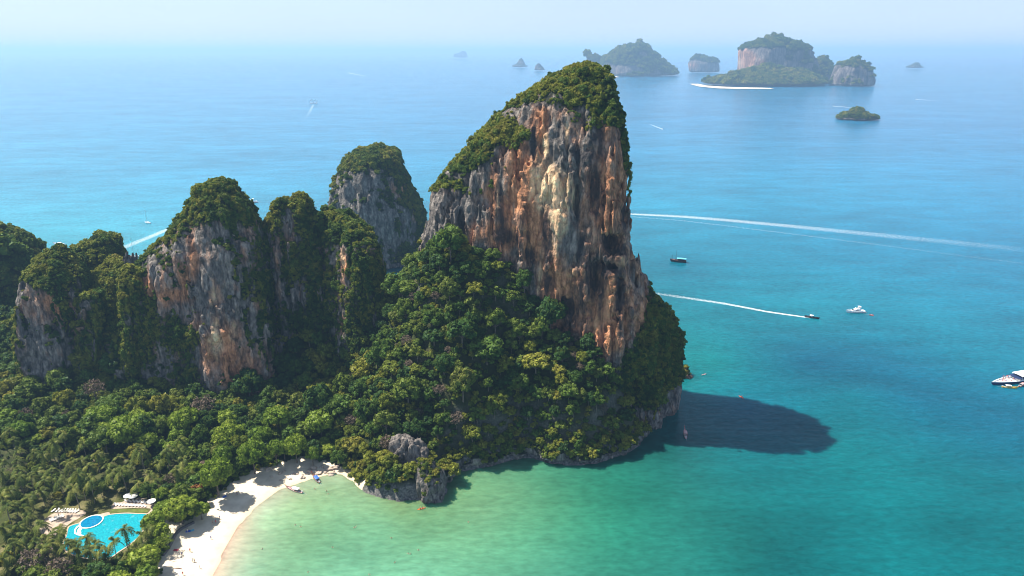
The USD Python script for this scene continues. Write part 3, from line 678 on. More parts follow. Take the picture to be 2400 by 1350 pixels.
# hill behind, standing in the sea
BACK = [(351, 860, 903, 680, 18), (360, 830, 926, 680, 30), (379, 808, 936, 680, 38), (404, 794, 948, 680, 44), (444, 780, 966, 680, 48), (484, 772, 988, 680, 50), (534, 766, 996, 680, 50), (584, 758, 1000, 680, 50), (644, 752, 1002, 680, 48), (724, 752, 1002, 680, 48)]
v, f = karst([rows_to_lobe(BACK, 0, 0, 2.4)], 1.7, seed=95, amp=(3.5, 2.2, 1.0), cell=(34, 9, 4.5))
nr = vnormals(v, f)
nf = fbm2(v[:, 0] + v[:, 1], v[:, 2], 16, 500, 3)
cap = np.interp(v[:, 0], *gy(np.array([760, 800, 860, 920, 1000]), np.array([405, 385, 400, 400, 455]), 640.0)[:, [0, 2]].T)
moss = np.clip(np.maximum.reduce([sstep(-8, 8, v[:, 2] - cap + nf * 14), sstep(.3, .6, nr[:, 2]), sstep(0, 20, gy(900, 560, 640.0)[2] - v[:, 2] + nf * 16) * (v[:, 0] > -118), sstep(.5, .9, nr[:, 0] + nf * .4) * .8]), 0, 1) * (v[:, 2] > 4)
PK_BACK = add_rock('limestone_hill', 'hazy limestone hill standing in the sea between the peaks and the tower', 'hill', v, f, 'rock', blobs(v, [(945, 450, 34, 30, .85), (980, 520, 24, 20, .7), (860, 520, 20, 40, .3)], 640), 0, 0, moss)

# shore rocks
def boulder(name, label, rows, n, seed, mossl=0.5, y=300.0, step=.55, amp=(1.0, .8, .6), warm=0, cell=(9, 3, 1.6), lowveg=None, pale=.15):
    v, f = karst([rows_to_lobe(rows, 0, 0, n)], step, zmin=-0.9, amp=amp, cell=cell, zst=3.2, seed=seed, pad=4)
    nr = vnormals(v, f)
    nf = fbm2(v[:, 0] + v[:, 1], v[:, 2], 5, 600 + seed, 3)
    m = sstep(mossl, mossl + .3, nr[:, 2] + nf * .3) * (v[:, 2] > 2)
    if lowveg is not None:
        m = np.maximum(m, lowveg(v, nf))
    return add_rock(name, label, 'rock', v, f, 'rock', warm, pale, 0, m)


RK1 = boulder('shore_rock', 'big bare grey limestone outcrop above the cove behind the small shore rock', [(1024, 925, 950, 292, 3), (1034, 915, 990, 292, 5), (1060, 912, 1010, 291, 7), (1085, 918, 1014, 289, 8), (1120, 925, 1016, 287, 9), (1190, 925, 1016, 287, 9)], 2.6, 111, mossl=1.2, amp=(1.6, 1.5, .9))
RK2 = boulder('shore_rock', 'rounded shore rock with a tuft of bushes standing in the green shallows', [(1088, 980, 1000, 279, 3), (1098, 972, 1022, 279, 6), (1115, 972, 1040, 278, 9), (1140, 978, 1046, 278, 10), (1160, 984, 1046, 278, 9), (1172, 990, 1044, 278, 8), (1190, 990, 1044, 278, 8)], 2.4, 121, mossl=.62, amp=(1.0, 1.2, .8))
RK3 = boulder('shore_rock', 'bush covered rock at the waterline left of the rounded shore rock', [(1120, 900, 950, 285, 5), (1140, 885, 965, 284, 8), (1165, 895, 970, 283, 9), (1185, 900, 968, 283, 8)], 2.3, 131, mossl=-.1)
RK4 = boulder('shore_rock', 'lone orange and green topped rock beside the right foot of the tall tower', [(862, 1602, 1612, 402, 3), (872, 1598, 1620, 402, 6), (888, 1596, 1624, 402, 7), (904, 1598, 1622, 402, 6), (930, 1598, 1620, 402, 6)], 2.3, 141, mossl=.2, warm=.4)
RK5 = boulder('shore_rock', 'small grey slab of rock showing through the bushes on the headland', [(938, 1372, 1380, 341, 2), (950, 1366, 1392, 341, 4), (975, 1366, 1394, 340, 5), (1000, 1366, 1394, 340, 5)], 2.2, 151, mossl=.9)
# rock band under the headland trees
lobes = []
for i in range(16, 31):
    a, b = np.array(shore[i]), np.array(shore[i + 1]) if i + 1 < len(shore) else np.array(shore[i])
    for t in (0.0, .5):
        p = a + (b - a) * t
        d = np.array([-.25, 1.0])
        p = p + d / np.linalg.norm(d) * 3.0
        r = 4.2 + 1.2 * math.sin(i * 2.1 + t * 7)
        hh = 6.2 + 2.2 * math.sin(i * 1.3 + t * 9)
        lobes.append((np.array([[-.9, p[0], r * .8, p[1], r * .8], [1.2, p[0], r * .75, p[1], r * .75], [3.0, p[0], r * 1.15, p[1], r * 1.15], [hh * .8, p[0], r, p[1], r], [hh, p[0], r * .5, p[1], r * .5]]), 2.0))
v, f = karst(lobes, .8, zmin=-0.9, amp=(.8, .8, .5), cell=(9, 3.2, 1.9), zst=2.6, seed=171, k=2.0, pad=4)
nr = vnormals(v, f)
BAND = add_rock('shore_ledge', 'undercut grey rock ledge along the waterline of the wooded headland', 'cliff', v, f, 'rock', .12, .15, .1, sstep(.25, .6, nr[:, 2]) * (v[:, 2] > 3.5))

# ------------------------------------------------------------------ far islands
def island(name, label, lobes, y, step, seed, warm=(), pale=(), low=None, beach=None, amp=None, group=None, facey=None, mossk=1.0):
    a = amp or (step * 1.6, step * 1.4, step * .8)
    v, f = karst([rows_to_lobe(r, 0, 0, n) for r, n in lobes], step, zmin=-.9, amp=a, cell=(step * 14, step * 5, step * 2.6), zst=2.2, seed=seed, k=step * 2, pad=step * 5)
    nr = vnormals(v, f)
    nf = fbm2(v[:, 0] + v[:, 1], v[:, 2], step * 9, 700 + seed, 3)
    m = sstep(.28, .62, nr[:, 2] + nf * .35) * mossk
    if low is not None:
        m = np.maximum(m, low(v, nf))
    fy = facey or y
    p = add_rock(name, label, 'island', v, f, 'rock_far', blobs(v, warm, fy) if warm else .2, blobs(v, pale, fy) if pale else 0, 0, np.clip(m, 0, 1), group)
    if beach:
        pts = [gz(*q)[:2] for q in beach]
        obj('beach_strip', sheet(Polygon(pts).buffer(step * .3), 1.2), M['sand'], p, prim=None)
    return p


I1 = island('wooded_island', 'large tree covered island with flat cliff top and white sand spit on its near shore',
            [([(94, 1790, 1840, 4750, 90), (104, 1764, 1880, 4750, 150), (112, 1740, 1897, 4750, 180), (140, 1736, 1908, 4750, 200), (165, 1736, 1914, 4750, 220), (190, 1730, 1926, 4750, 240), (215, 1726, 1930, 4750, 240)], 2.6),
             ([(138, 1918, 1935, 4850, 40), (150, 1900, 1950, 4850, 90), (170, 1890, 1958, 4850, 110), (200, 1890, 1958, 4850, 120), (215, 1890, 1958, 4850, 120)], 2.3),
             ([(164, 1750, 1860, 4500, 60), (174, 1710, 1900, 4480, 120), (184, 1672, 1916, 4460, 180), (192, 1650, 1930, 4440, 220), (199, 1640, 1932, 4420, 260), (215, 1640, 1932, 4420, 260)], 2.2)], 4600, 15, 201,
            warm=[(1765, 140, 16, 28, 1.0), (1750, 150, 12, 28, 1.0), (1790, 152, 16, 16, .9), (1850, 130, 20, 20, .3)], pale=[(1755, 152, 10, 18, .8), (1786, 156, 8, 10, .7)], facey=4540, amp=(12, 16, 10),
            beach=[(1618, 197), (1640, 203), (1680, 207), (1740, 209), (1800, 209), (1812, 207), (1780, 206), (1700, 204), (1655, 201), (1635, 197)])
I2 = island('wooded_island', 'round topped island rock right of the large wooded island', [([(144, 1985, 2020, 4350, 50), (150, 1966, 2032, 4350, 90), (165, 1956, 2046, 4350, 120), (185, 1950, 2049, 4350, 130), (200, 1940, 2046, 4350, 130), (211, 1936, 2034, 4350, 120), (220, 1936, 2034, 4350, 120)], 2.5)], 4350, 11, 211,
            warm=[(2018, 192, 6, 14, 1.0), (1985, 190, 20, 10, .3)], pale=[(2012, 204, 6, 6, .7)], facey=4250, amp=(8, 12, 8))
I3 = island('wooded_island', 'broad hazy island with jagged crest behind the summit of the tall tower', [([(105, 1482, 1512, 6200, 60), (112, 1462, 1524, 6200, 120), (120, 1440, 1526, 6200, 180), (135, 1420, 1545, 6200, 220), (150, 1404, 1564, 6200, 260), (165, 1398, 1582, 6200, 280), (176, 1396, 1592, 6200, 290), (190, 1396, 1592, 6200, 290)], 2.4),
            ([(128, 1374, 1385, 6300, 40), (134, 1372, 1410, 6300, 90), (150, 1372, 1430, 6300, 120), (180, 1372, 1430, 6300, 120)], 2.4), ([(172, 1475, 1500, 5750, 30), (178, 1466, 1520, 5750, 60), (186, 1466, 1520, 5750, 60)], 2.2)], 6200, 18, 221, amp=(18, 18, 10),
            beach=[(1418, 179), (1436, 181), (1450, 181), (1440, 178)])
I4 = island('wooded_island', 'small square sided island rock between the broad hazy island and the large wooded island', [([(133, 1622, 1640, 7000, 50), (138, 1618, 1680, 7000, 90), (150, 1614, 1684, 7000, 120), (167, 1614, 1685, 7000, 120), (180, 1614, 1685, 7000, 120)], 3.0), ], 7000, 18, 231, warm=[(1630, 155, 12, 10, .8), (1655, 158, 10, 10, .6)], facey=6880, amp=(9, 14, 9))
I5 = island('wooded_island', 'low bush covered islet in open water below the round topped island rock', [([(267, 1984, 2030, 2170, 34), (273, 1966, 2050, 2170, 44), (284, 1958, 2062, 2168, 50), (294, 1957, 2065, 2165, 52), (302, 1958, 2066, 2163, 44), (312, 1958, 2066, 2163, 44)], 2.3)], 2170, 4.2, 241, amp=(3, 3.5, 2.4))
I6 = island('distant_island', 'faint distant islet low on the horizon at the far right', [([(152, 2140, 2150, 8500, 40), (157, 2130, 2162, 8500, 80), (162, 2124, 2168, 8500, 120), (170, 2124, 2168, 8500, 120)], 2.2)], 8500, 22, 251)
I7 = island('distant_island', 'faint rounded sea stack just left of the tower summit', [([(147, 1258, 1268, 7600, 30), (152, 1254, 1275, 7600, 50), (166, 1253, 1280, 7600, 70), (180, 1253, 1280, 7600, 70)], 2.6)], 7600, 18, 261)
I8 = island('distant_island', 'faint small peak on the horizon left of the rounded sea stack', [([(141, 1216, 1226, 9200, 40), (147, 1212, 1234, 9200, 80), (155, 1200, 1238, 9200, 120), (160, 1200, 1238, 9200, 120)], 2.2)], 9200, 24, 271)
I9 = island('distant_island', 'very faint pointed island above the horizon haze left of the tower', [([(114, 1083, 1092, 20000, 100), (119, 1074, 1100, 20000, 300), (124, 1062, 1108, 20000, 500), (140, 1060, 1110, 20000, 500)], 2.0)], 20000, 64, 281)

# ------------------------------------------------------------------ haze
hm = usdkit.material(stage, L + 'haze', {'v': ('principled_volume', {'color': (.42, .69, 1.0), 'density': 0.85e-4, 'anisotropy': .15})}, [], volume='v.volume')
hb = trimesh.creation.box((130000, 72000, 350))
hb.apply_translation((0, 29000, 171.5))
obj('haze', hb, hm, kind='stuff')
tag(stage.GetPrimAtPath('/World/haze'), 'pale blue sea haze filling the distance')

# ------------------------------------------------------------------ plants
KINDS = '/World/plant_kinds'
stage.CreateClassPrim(KINDS)


def leaves(centres, radii, per, size, r, flat=.75, jit=.55, shell=(.72, 1.08), low=-.45):
    """small leaf clusters spread over the shells of a crown's lobes"""
    vs = []
    for c, R in zip(centres, radii):
        d = r.normal(size=(int(per * 1.6), 3))
        d /= np.linalg.norm(d, axis=1, keepdims=True)
        d = d[d[:, 2] > low][:per]
        p = np.array(c) + d * R * r.uniform(*shell, size=(len(d), 1)) * np.array([1, 1, flat])
        n = d + r.normal(size=d.shape) * jit
        n /= np.linalg.norm(n, axis=1, keepdims=True)
        a = np.cross(n, r.normal(size=n.shape))
        a /= np.linalg.norm(a, axis=1, keepdims=True)
        b = np.cross(n, a)
        s = size * r.uniform(.6, 1.35, size=(len(d), 1))
        k = r.uniform(.5, .9, size=(len(d), 1))
        vs.append(np.stack([p - a * s, p + b * s * k - n * s * .15, p + a * s, p - b * s * k - n * s * .15], 1))
    v = np.concatenate(vs)
    n = len(v)
    i = np.arange(n)[:, None] * 4
    return v.reshape(-1, 3), np.vstack([i + [0, 1, 2], i + [0, 2, 3]])


def core(centres, radii, flat=.75, k=.74):
    out = []
    for c, R in zip(centres, radii):
        v, f = tm(trimesh.creation.icosphere(1, R * k))
        v = v * np.array([1, 1, flat]) * (1 + .16 * np.sin(v[:, :1] * 5.1 + v[:, 1:2] * 3.7))
        out.append((v + np.array(c), f))
    return join(out)


def crown_shape(r, R, H, n, flat=1.0, top=.5):
    """lobe centres over a domed crown of radius R whose middle is H above the ground"""
    cs, rs = [(0, 0, H)], [R * .62]
    for i in range(n):
        a = i * 2.399 + r.uniform(-.4, .4)
        e = (i + .5) / n
        el = math.asin(max(-.6, 1 - 1.6 * e))
        rr = R * .70
        cs.append((rr * math.cos(el) * math.cos(a), rr * math.cos(el) * math.sin(a), H + rr * math.sin(el) * flat * top * 1.5))
        rs.append(R * r.uniform(.27, .44))
    return cs, rs


def trunk_mesh(r, h, rad, limbs, R):
    parts = [tubem([(0, 0, -1.5), (r.uniform(-.2, .2), r.uniform(-.2, .2), h * .4), (r.uniform(-.4, .4), r.uniform(-.4, .4), h)], [rad * 1.5, rad, rad * .6], 6)]
    for i in range(limbs):
        a = i * 2.4 + r.uniform(-.3, .3)
        parts.append(tubem([(0, 0, h * .62), (R * .3 * math.cos(a), R * .3 * math.sin(a), h * .82), (R * .6 * math.cos(a), R * .6 * math.sin(a), h * 1.05)], [rad * .5, rad * .38, rad * .18], 5))
    return join(parts)


TREE_MESH = {}


def tree_kind(name, seed, R, h, leafm, nl=12, per=62, size=.5, flat=1.0, shell=(.72, 1.08), hole=False, top=.5):
    r = np.random.default_rng(seed)
    p = f'{KINDS}/{name}'
    UsdGeom.Xform.Define(stage, p)
    cs, rs = crown_shape(r, R, h, nl, flat, top)
    c = leaves(cs, rs, per, size, r, shell=shell)
    if not hole:
        c = join([c, core(cs, rs)])
    t = trunk_mesh(r, h * .85, .035 * R + .08, 5, R)
    obj('trunk', t, M['bark'], p, smooth=True)
    obj('crown', c, M[leafm], p)
    TREE_MESH[name] = (c, leafm, R, h)
    return p


for i in range(7):
    tree_kind(f'jungle_{i}', 900 + i, [4.6, 5.4, 3.9, 4.9, 4.2, 5.8, 3.6][i], [5.4, 6.2, 5, 6.6, 5.6, 6.4, 4.6][i], 'leaf_jungle', nl=[12, 15, 10, 13, 11, 17, 9][i], per=64, size=.5, flat=[1, .9, 1.2, 1.15, 1, .85, 1.2][i])
for i in range(3):
    tree_kind(f'olive_{i}', 920 + i, [4.3, 5.0, 3.6][i], [5.4, 5.8, 4.8][i], 'leaf_olive', nl=12, per=66, size=.48)
for i in range(4):
    tree_kind(f'shore_{i}', 930 + i, [4.6, 5.4, 5.0, 4.0][i], [6, 6.5, 6, 5.5][i], 'leaf_shore', nl=[15, 18, 16, 12][i], per=85, size=.42, flat=.8)
tree_kind('thin_0', 940, 4.2, 6, 'leaf_shore', nl=14, per=26, size=.45, hole=True, shell=(.3, 1.1))
for i in range(2):
    tree_kind(f'dry_{i}', 950 + i, [4.4, 4.9][i], 6.5, 'leaf_dry', nl=14, per=40, size=.34, hole=True, shell=(.2, 1.1))
tree_kind('yellow_0', 960, 3.8, 6.5, 'leaf_yellow', nl=13, per=60, size=.45, shell=(.6, 1.1))
tree_kind('red_0', 961, 3.0, 4.5, 'leaf_red', nl=10, per=60, size=.4)


def frond(r, az, el, ln):
    """one coconut frond: a drooping rib with two rows of hanging leaflets"""
    n = 9
    t = np.linspace(0, 1, n)
    ca, sa = math.cos(az), math.sin(az)
    rad = ln * (t * math.cos(el) * (1 - .12 * t))
    z = ln * (t * math.sin(el) - (.55 + .25 * (1 - math.sin(el))) * t ** 2.1)
    rib = np.stack([rad * ca, rad * sa, z], 1)
    side = np.array([-sa, ca, 0])
    vs, fs = [], []
    w = ln * .27 * np.sin(np.pi * np.clip(t * .93 + .07, 0, 1)) ** .7
    for s in (-1, 1):
        for i in range(n - 1):
            a, b = rib[i], rib[i] + (rib[i + 1] - rib[i]) * .96
            tip = (a + b) / 2 + side * s * w[i] * r.uniform(.85, 1.1) + (rib[i + 1] - rib[i]) * .75 - np.array([0, 0, w[i] * r.uniform(.35, .75)])
            k = len(vs)
            vs += [a, b, tip]
            fs.append([k, k + 1, k + 2])
    rv, rf = tubem(rib[[0, 3, 6, 8]], [.07, .05, .03, .015], 3)
    return join([(np.array(vs), np.array(fs)), (rv, rf)])


for i in range(6):
    r = np.random.default_rng(980 + i)
    p = f'{KINDS}/palm_{i}'
    UsdGeom.Xform.Define(stage, p)
    h = [11, 9.5, 12.5, 8, 10.5, 7][i]
    lx, ly = r.uniform(-1.6, 1.6, 2)
    zz = np.linspace(0, 1, 7)
    tr = np.stack([lx * zz ** 1.7, ly * zz ** 1.7, zz * h], 1)
    tr[0, 2] = -1
    obj('trunk', tubem(tr, np.interp(zz, [0, .1, 1], [.26, .18, .11]), 6), M['bark_palm'], p, smooth=True)
    nfr = [19, 17, 20, 18, 21, 16][i]
    for j in range(nfr):
        el = math.radians([62, 38, 12, -14][j % 4] + r.uniform(-8, 8))
        v, f = frond(r, j * 2.399 + r.uniform(-.2, .2), el, r.uniform(4.1, 5.1))
        obj('frond', (v + tr[-1], f), M['leaf_palm'], p)
    nuts = []
    for j in range(7):
        v, f = tm(trimesh.creation.icosphere(1, .16))
        nuts.append((v + tr[-1] + np.array([.3 * math.cos(j * .9), .3 * math.sin(j * .9), -.25]), f))
    obj('coconut_cluster', join(nuts), plain(f'nut_{i}', (.16, .15, .05)), p)

# shrub meshes for the cover on the rocks
SHRUB = []
for i in range(5):
    r = np.random.default_rng(1000 + i)
    cs, rs = crown_shape(r, 1.0, .35, [7, 9, 6, 8, 7][i], 1.0)
    c = join([leaves(cs, rs, 34, .2, r, flat=.9), core(cs, rs, .9)])
    SHRUB.append(c)
VINE = []
for i in range(3):
    r = np.random.default_rng(1020 + i)
    cs = [(r.uniform(-.35, .35), r.uniform(-.3, .3), -k * .55) for k in range(8)]
    rs = [.62 * (1 - .07 * k) * r.uniform(.8, 1.15) for k in range(8)]
    VINE.append(join([leaves(cs, rs, 36, .17, r, flat=1.2, low=-1), core(cs, rs, 1.2, .7)]))


def quat(axis_z, spin):
    """rotation taking z to axis_z after a spin about z"""
    z = axis_z / np.linalg.norm(axis_z, axis=1, keepdims=True)
    h = np.c_[-z[:, 1], z[:, 0], np.zeros(len(z)), 1 + z[:, 2]]
    h /= np.maximum(np.linalg.norm(h, axis=1, keepdims=True), 1e-9)
    x1, y1, z1, w1 = h.T
    s, c = np.sin(spin / 2), np.cos(spin / 2)
    return np.c_[w1 * c - z1 * s, x1 * c + y1 * s, y1 * c - x1 * s, z1 * c + w1 * s]


def instancer(path, protos, mats, pos, idx, q, sc):
    pi = UsdGeom.PointInstancer.Define(stage, path)
    rel = []
    for k, (m, ma) in enumerate(zip(protos, mats)):
        o = usdkit.mesh(stage, f'{path}/foliage_{k}', m, M[ma])
        rel.append(o.GetPath())
    pi.CreatePrototypesRel().SetTargets(rel)
    pi.CreateProtoIndicesAttr(Vt.IntArray.FromNumpy(np.asarray(idx, np.int32)))
    pi.CreatePositionsAttr(Vt.Vec3fArray.FromNumpy(np.asarray(pos, np.float32)))
    pi.CreateOrientationsAttr(Vt.QuathArray([Gf.Quath(*map(float, a)) for a in np.asarray(q)]))
    sc = np.asarray(sc, np.float32)
    pi.CreateScalesAttr(Vt.Vec3fArray.FromNumpy(sc if sc.ndim == 2 else np.repeat(sc[:, None], 3, 1)))
    return tag(pi, kind='stuff')


def cover(p, size, density, olive=.3, vines=0.0, seed=0, thr=.35, ymax=None):
    """bushes over the mossy places of a rock"""
    v, f, n, moss = SURF[p]
    r = np.random.default_rng(3000 + seed)
    tri = v[f]
    ar = np.linalg.norm(np.cross(tri[:, 1] - tri[:, 0], tri[:, 2] - tri[:, 0]), axis=1) / 2
    w = ar * np.clip((moss[f].mean(1) - thr) / (1 - thr), 0, 1)
    cen, fn = tri.mean(1), n[f].mean(1)
    w = w * (cen[:, 2] > 1) * (fn[:, 2] > -.6)
    toc = cen - np.array([0, 0, HC])
    w = w * np.where((fn * toc).sum(1) / np.linalg.norm(toc, axis=1) > .45, .12, 1)
    N = int(w.sum() / (size * size) * density)
    if N < 3:
        return
    k = r.choice(len(f), N, p=w / w.sum())
    b = r.dirichlet((1, 1, 1), N)
    pos = (tri[k] * b[:, :, None]).sum(1)
    nn = fn[k]
    isv = (r.random(N) < vines) & (nn[:, 2] < .45)
    axis = np.where(isv[:, None], nn * .25 + np.array([0, 0, 1.0]), nn * .55 + np.array([0, 0, .8]))
    s = size * r.lognormal(-.06, .36, N) * .62
    s = s * (.55 + .5 * moss[f].mean(1)[k])
    pos = pos + nn * (s * .12)[:, None]
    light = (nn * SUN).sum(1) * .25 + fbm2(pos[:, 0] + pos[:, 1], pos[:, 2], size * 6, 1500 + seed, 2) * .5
    sunlit_olive = light + r.normal(0, .25, N) > np.quantile(light, 1 - olive)  # sun-facing bushes get the lighter olive leaves: sunlight put into their colour
    ix = np.where(isv, 10 + r.integers(0, 6, N) // 2 * 1, r.integers(0, 5, N) + 5 * sunlit_olive)
    ix = np.where(isv, 10 + r.integers(0, 3, N) + 3 * sunlit_olive, ix)
    sc = np.stack([s, s, s * r.uniform(.8, 1.15, N)], 1)
    sc[isv] = np.stack([s[isv] * 1.0, s[isv] * 1.0, s[isv] * 1.5], 1)
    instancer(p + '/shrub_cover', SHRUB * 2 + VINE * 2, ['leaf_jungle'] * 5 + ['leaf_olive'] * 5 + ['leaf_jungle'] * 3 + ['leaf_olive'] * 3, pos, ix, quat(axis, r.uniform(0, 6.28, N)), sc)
    return N


ncover = [cover(TOWERP, 1.65, 2.4, .5, .1, 1), cover(PK_A, 1.65, 2.2, .35, .3, 2), cover(PK_B, 1.65, 2.2, .3, .25, 3), cover(PK_C, 1.7, 2.2, .3, .25, 4), cover(PK_D, 1.7, 2.1, .35, .3, 5), cover(PK_S, 2.0, 2.4, .7, .55, 6),
          cover(PK_E, 2.8, 2.3, .3, .1, 7), cover(PK_G, 4.4, 2.3, .15, .1, 8), cover(PK_BACK, 2.5, 2.1, .3, .1, 9), cover(RK2, 1.4, 1.6, .7, 0, 10), cover(RK3, 2.2, 2.4, .6, .2, 11), cover(RK4, 1.8, 2.0, .9, 0, 12), cover(BAND, 2.2, 1.6, .5, .2, 13),
          cover(I1, 15, 1.3, .3, 0, 20), cover(I2, 11, 1.3, .3, 0, 21), cover(I3, 19, 1.2, .3, 0, 22), cover(I4, 17, 1.2, .3, 0, 23), cover(I5, 5.5, 1.6, .3, 0, 24)]
print('cover', ncover)

# where rock stands, and what can be seen
ROCKZ = np.full(X.shape, -99.0)
ZW, ZH = 800, 450
zbuf = np.full((ZH, ZW), 1e9)


def splat(v, rad=1):
    px, py = to_pix(v)
    dep = v[:, 1]
    i, j = (py / 3).astype(int), (px / 3).astype(int)
    for di in range(-rad, rad + 1):
        for dj in range(-rad, rad + 1):
            a, b = i + di, j + dj
            ok = (a >= 0) & (a < ZH) & (b >= 0) & (b < ZW)
            np.minimum.at(zbuf, (a[ok], b[ok]), dep[ok])


for p_, (v_, f_, n_, m_) in SURF.items():
    if len(v_) and v_[:, 1].min() < 520:
        i, j = ((v_[:, 0] - gx0) / STEP).astype(int), ((v_[:, 1] - gy0) / STEP).astype(int)
        ok = (i >= 0) & (i < nX) & (j >= 0) & (j < nY)
        np.maximum.at(ROCKZ, (i[ok], j[ok]), v_[ok, 2])
        splat(v_)
ROCKZ = ndimage.grey_closing(ROCKZ, size=(3, 3))
splat(gv[(SD.ravel() > 0)])


def seen(p, slack=4.0):
    px, py = to_pix(np.asarray(p, float))
    i, j = (py / 3).astype(int), (px / 3).astype(int)
    ok = (i >= 0) & (i < ZH) & (j >= 0) & (j < ZW)
    return ok & (np.asarray(p)[:, 1] < zbuf[np.clip(i, 0, ZH - 1), np.clip(j, 0, ZW - 1)] + slack)


def rockz(x, y):
    return ROCKZ[np.clip(((np.asarray(x) - gx0) / STEP).astype(int), 0, nX - 1), np.clip(((np.asarray(y) - gy0) / STEP).astype(int), 0, nY - 1)]


taken = [(*gz(960, 1108, 4)[:2], 6.5), (*gz(1005, 1120, 4)[:2], 7.0), (*gz(985, 1098, 5)[:2], 6.0), (*gz(940, 1095, 6)[:2], 5.0), (*gz(1040, 1100, 4)[:2], 5.0)]   # (x, y, radius) of placed plants


def zone(x, y, z):
    px, py = (float(a) for a in to_pix(np.array([x, y, z + 4.0])))
    sd = float(insd(x, y)[0])
    if px > 1440:
        return "at the right end of the headland"
    if px > 880 and sd < 13:
        return "along the headland's waterline"
    if px > 900 and py < 700:
        return 'on the saddle left of the tower face'
    if px > 900 and py < 860:
        return "on the slope under the tower face"
    if px > 800:
        return 'on the lower headland slope above the bay'
    if py < 900:
        return 'at the foot of the left cliffs'
    if px > 500:
        return 'behind the far end of the beach'
    if px < 200:
        return "in the left part of the low wood"
    return "in the middle of the low wood"


def palmzone(x, y, z):
    px, py = (float(a) for a in to_pix(np.array([x, y, z + 9.0])))
    if py > 1255:
        return 'below the pool at the bottom of the view'
    if px > 250 and py > 1080:
        return 'behind the upper sun terrace of the pool'
    if px < 60:
        return 'near the left edge of the view'
    if py < 1090:
        return 'in the back rows of the grove next to the jungle'
    return 'in the middle of the grove left of the pool'


def place(kind, name, label, px, py, hc, scale=1.0, group=None, cat='tree', sq=None):
    """a plant whose crown middle shows at this pixel"""
    zz = np.linspace(120, -2, 1200)
    w = gz(px, py, zz + hc)
    hit = np.argmax(zz <= hland(w[:, 0], w[:, 1]))
    q, z = w[hit], float(zz[hit])
    sc = (scale, scale, scale * (sq or 1))
    taken.append((q[0], q[1], TREE_MESH[kind][2] * scale * .62 if kind in TREE_MESH else 1.3))
    return copy_of(f'{KINDS}/{kind}', name, label, cat, (q[0], q[1], z - .2), (px * 7.13 + py * 3.7) % 6.28, group, sc)


# coconut palms round the pool
PALMS = [(148, 1020), (307, 1087), (328, 1061), (370, 1076), (391, 1068), (430, 1080), (444, 1102), (289, 1113), (330, 1124), (259, 1109), (204, 1109), (159, 1094), (118, 1109), (41, 1102), (100, 1072), (30, 1068), (178, 1154), (22, 1146), (96, 1146),
         (18, 1205), (63, 1205), (41, 1235), (78, 1220), (144, 1235), (118, 1276), (81, 1265), (30, 1287), (7, 1242), (226, 1072), (185, 1072), (274, 1094), (60, 1172), (128, 1172), (10, 1175), (5, 1110), (70, 1120), (140, 1128), (232, 1128), (410, 1112), (350, 1100), (100, 1238), (55, 1262), (10, 1310), (100, 1300), (70, 1052), (122, 1050), (250, 1085), (213, 1140), (48, 1128), (180, 1120)]
PALMS += [(222, 1282), (250, 1300), (340, 1240), (170, 1262), (284, 1296), (236, 1296), (182, 1290), (332, 1256), (316, 1276), (130, 1256), (205, 1300), (110, 1252)]
POOLP = [(211, 1262, 'coconut palm leaning over the near left part of the pool'), (289, 1240, 'tallest coconut palm in front of the middle of the pool'), (267, 1282, 'coconut palm at the near corner of the pool'), (155, 1282, 'coconut palm in front of the left end of the pool')]
for px, py, lb in POOLP:
    place(f'palm_{[0, 4, 1, 2][len(taken) % 4]}', 'coconut_palm', lb, px, py, 9.5, 1.0, 'coconut palms standing in front of the pool', 'palm')
for k, (px, py) in enumerate(PALMS):
    wp = gz(px, py, 12.0)
    wh = palmzone(wp[0], wp[1], 3.0)
    place(f'palm_{(k * 5 + k // 6) % 6}', 'coconut_palm', f'slim coconut palm {wh}', px, py, 9.0, rng.uniform(.85, 1.1), f'coconut palms {wh}', 'palm')

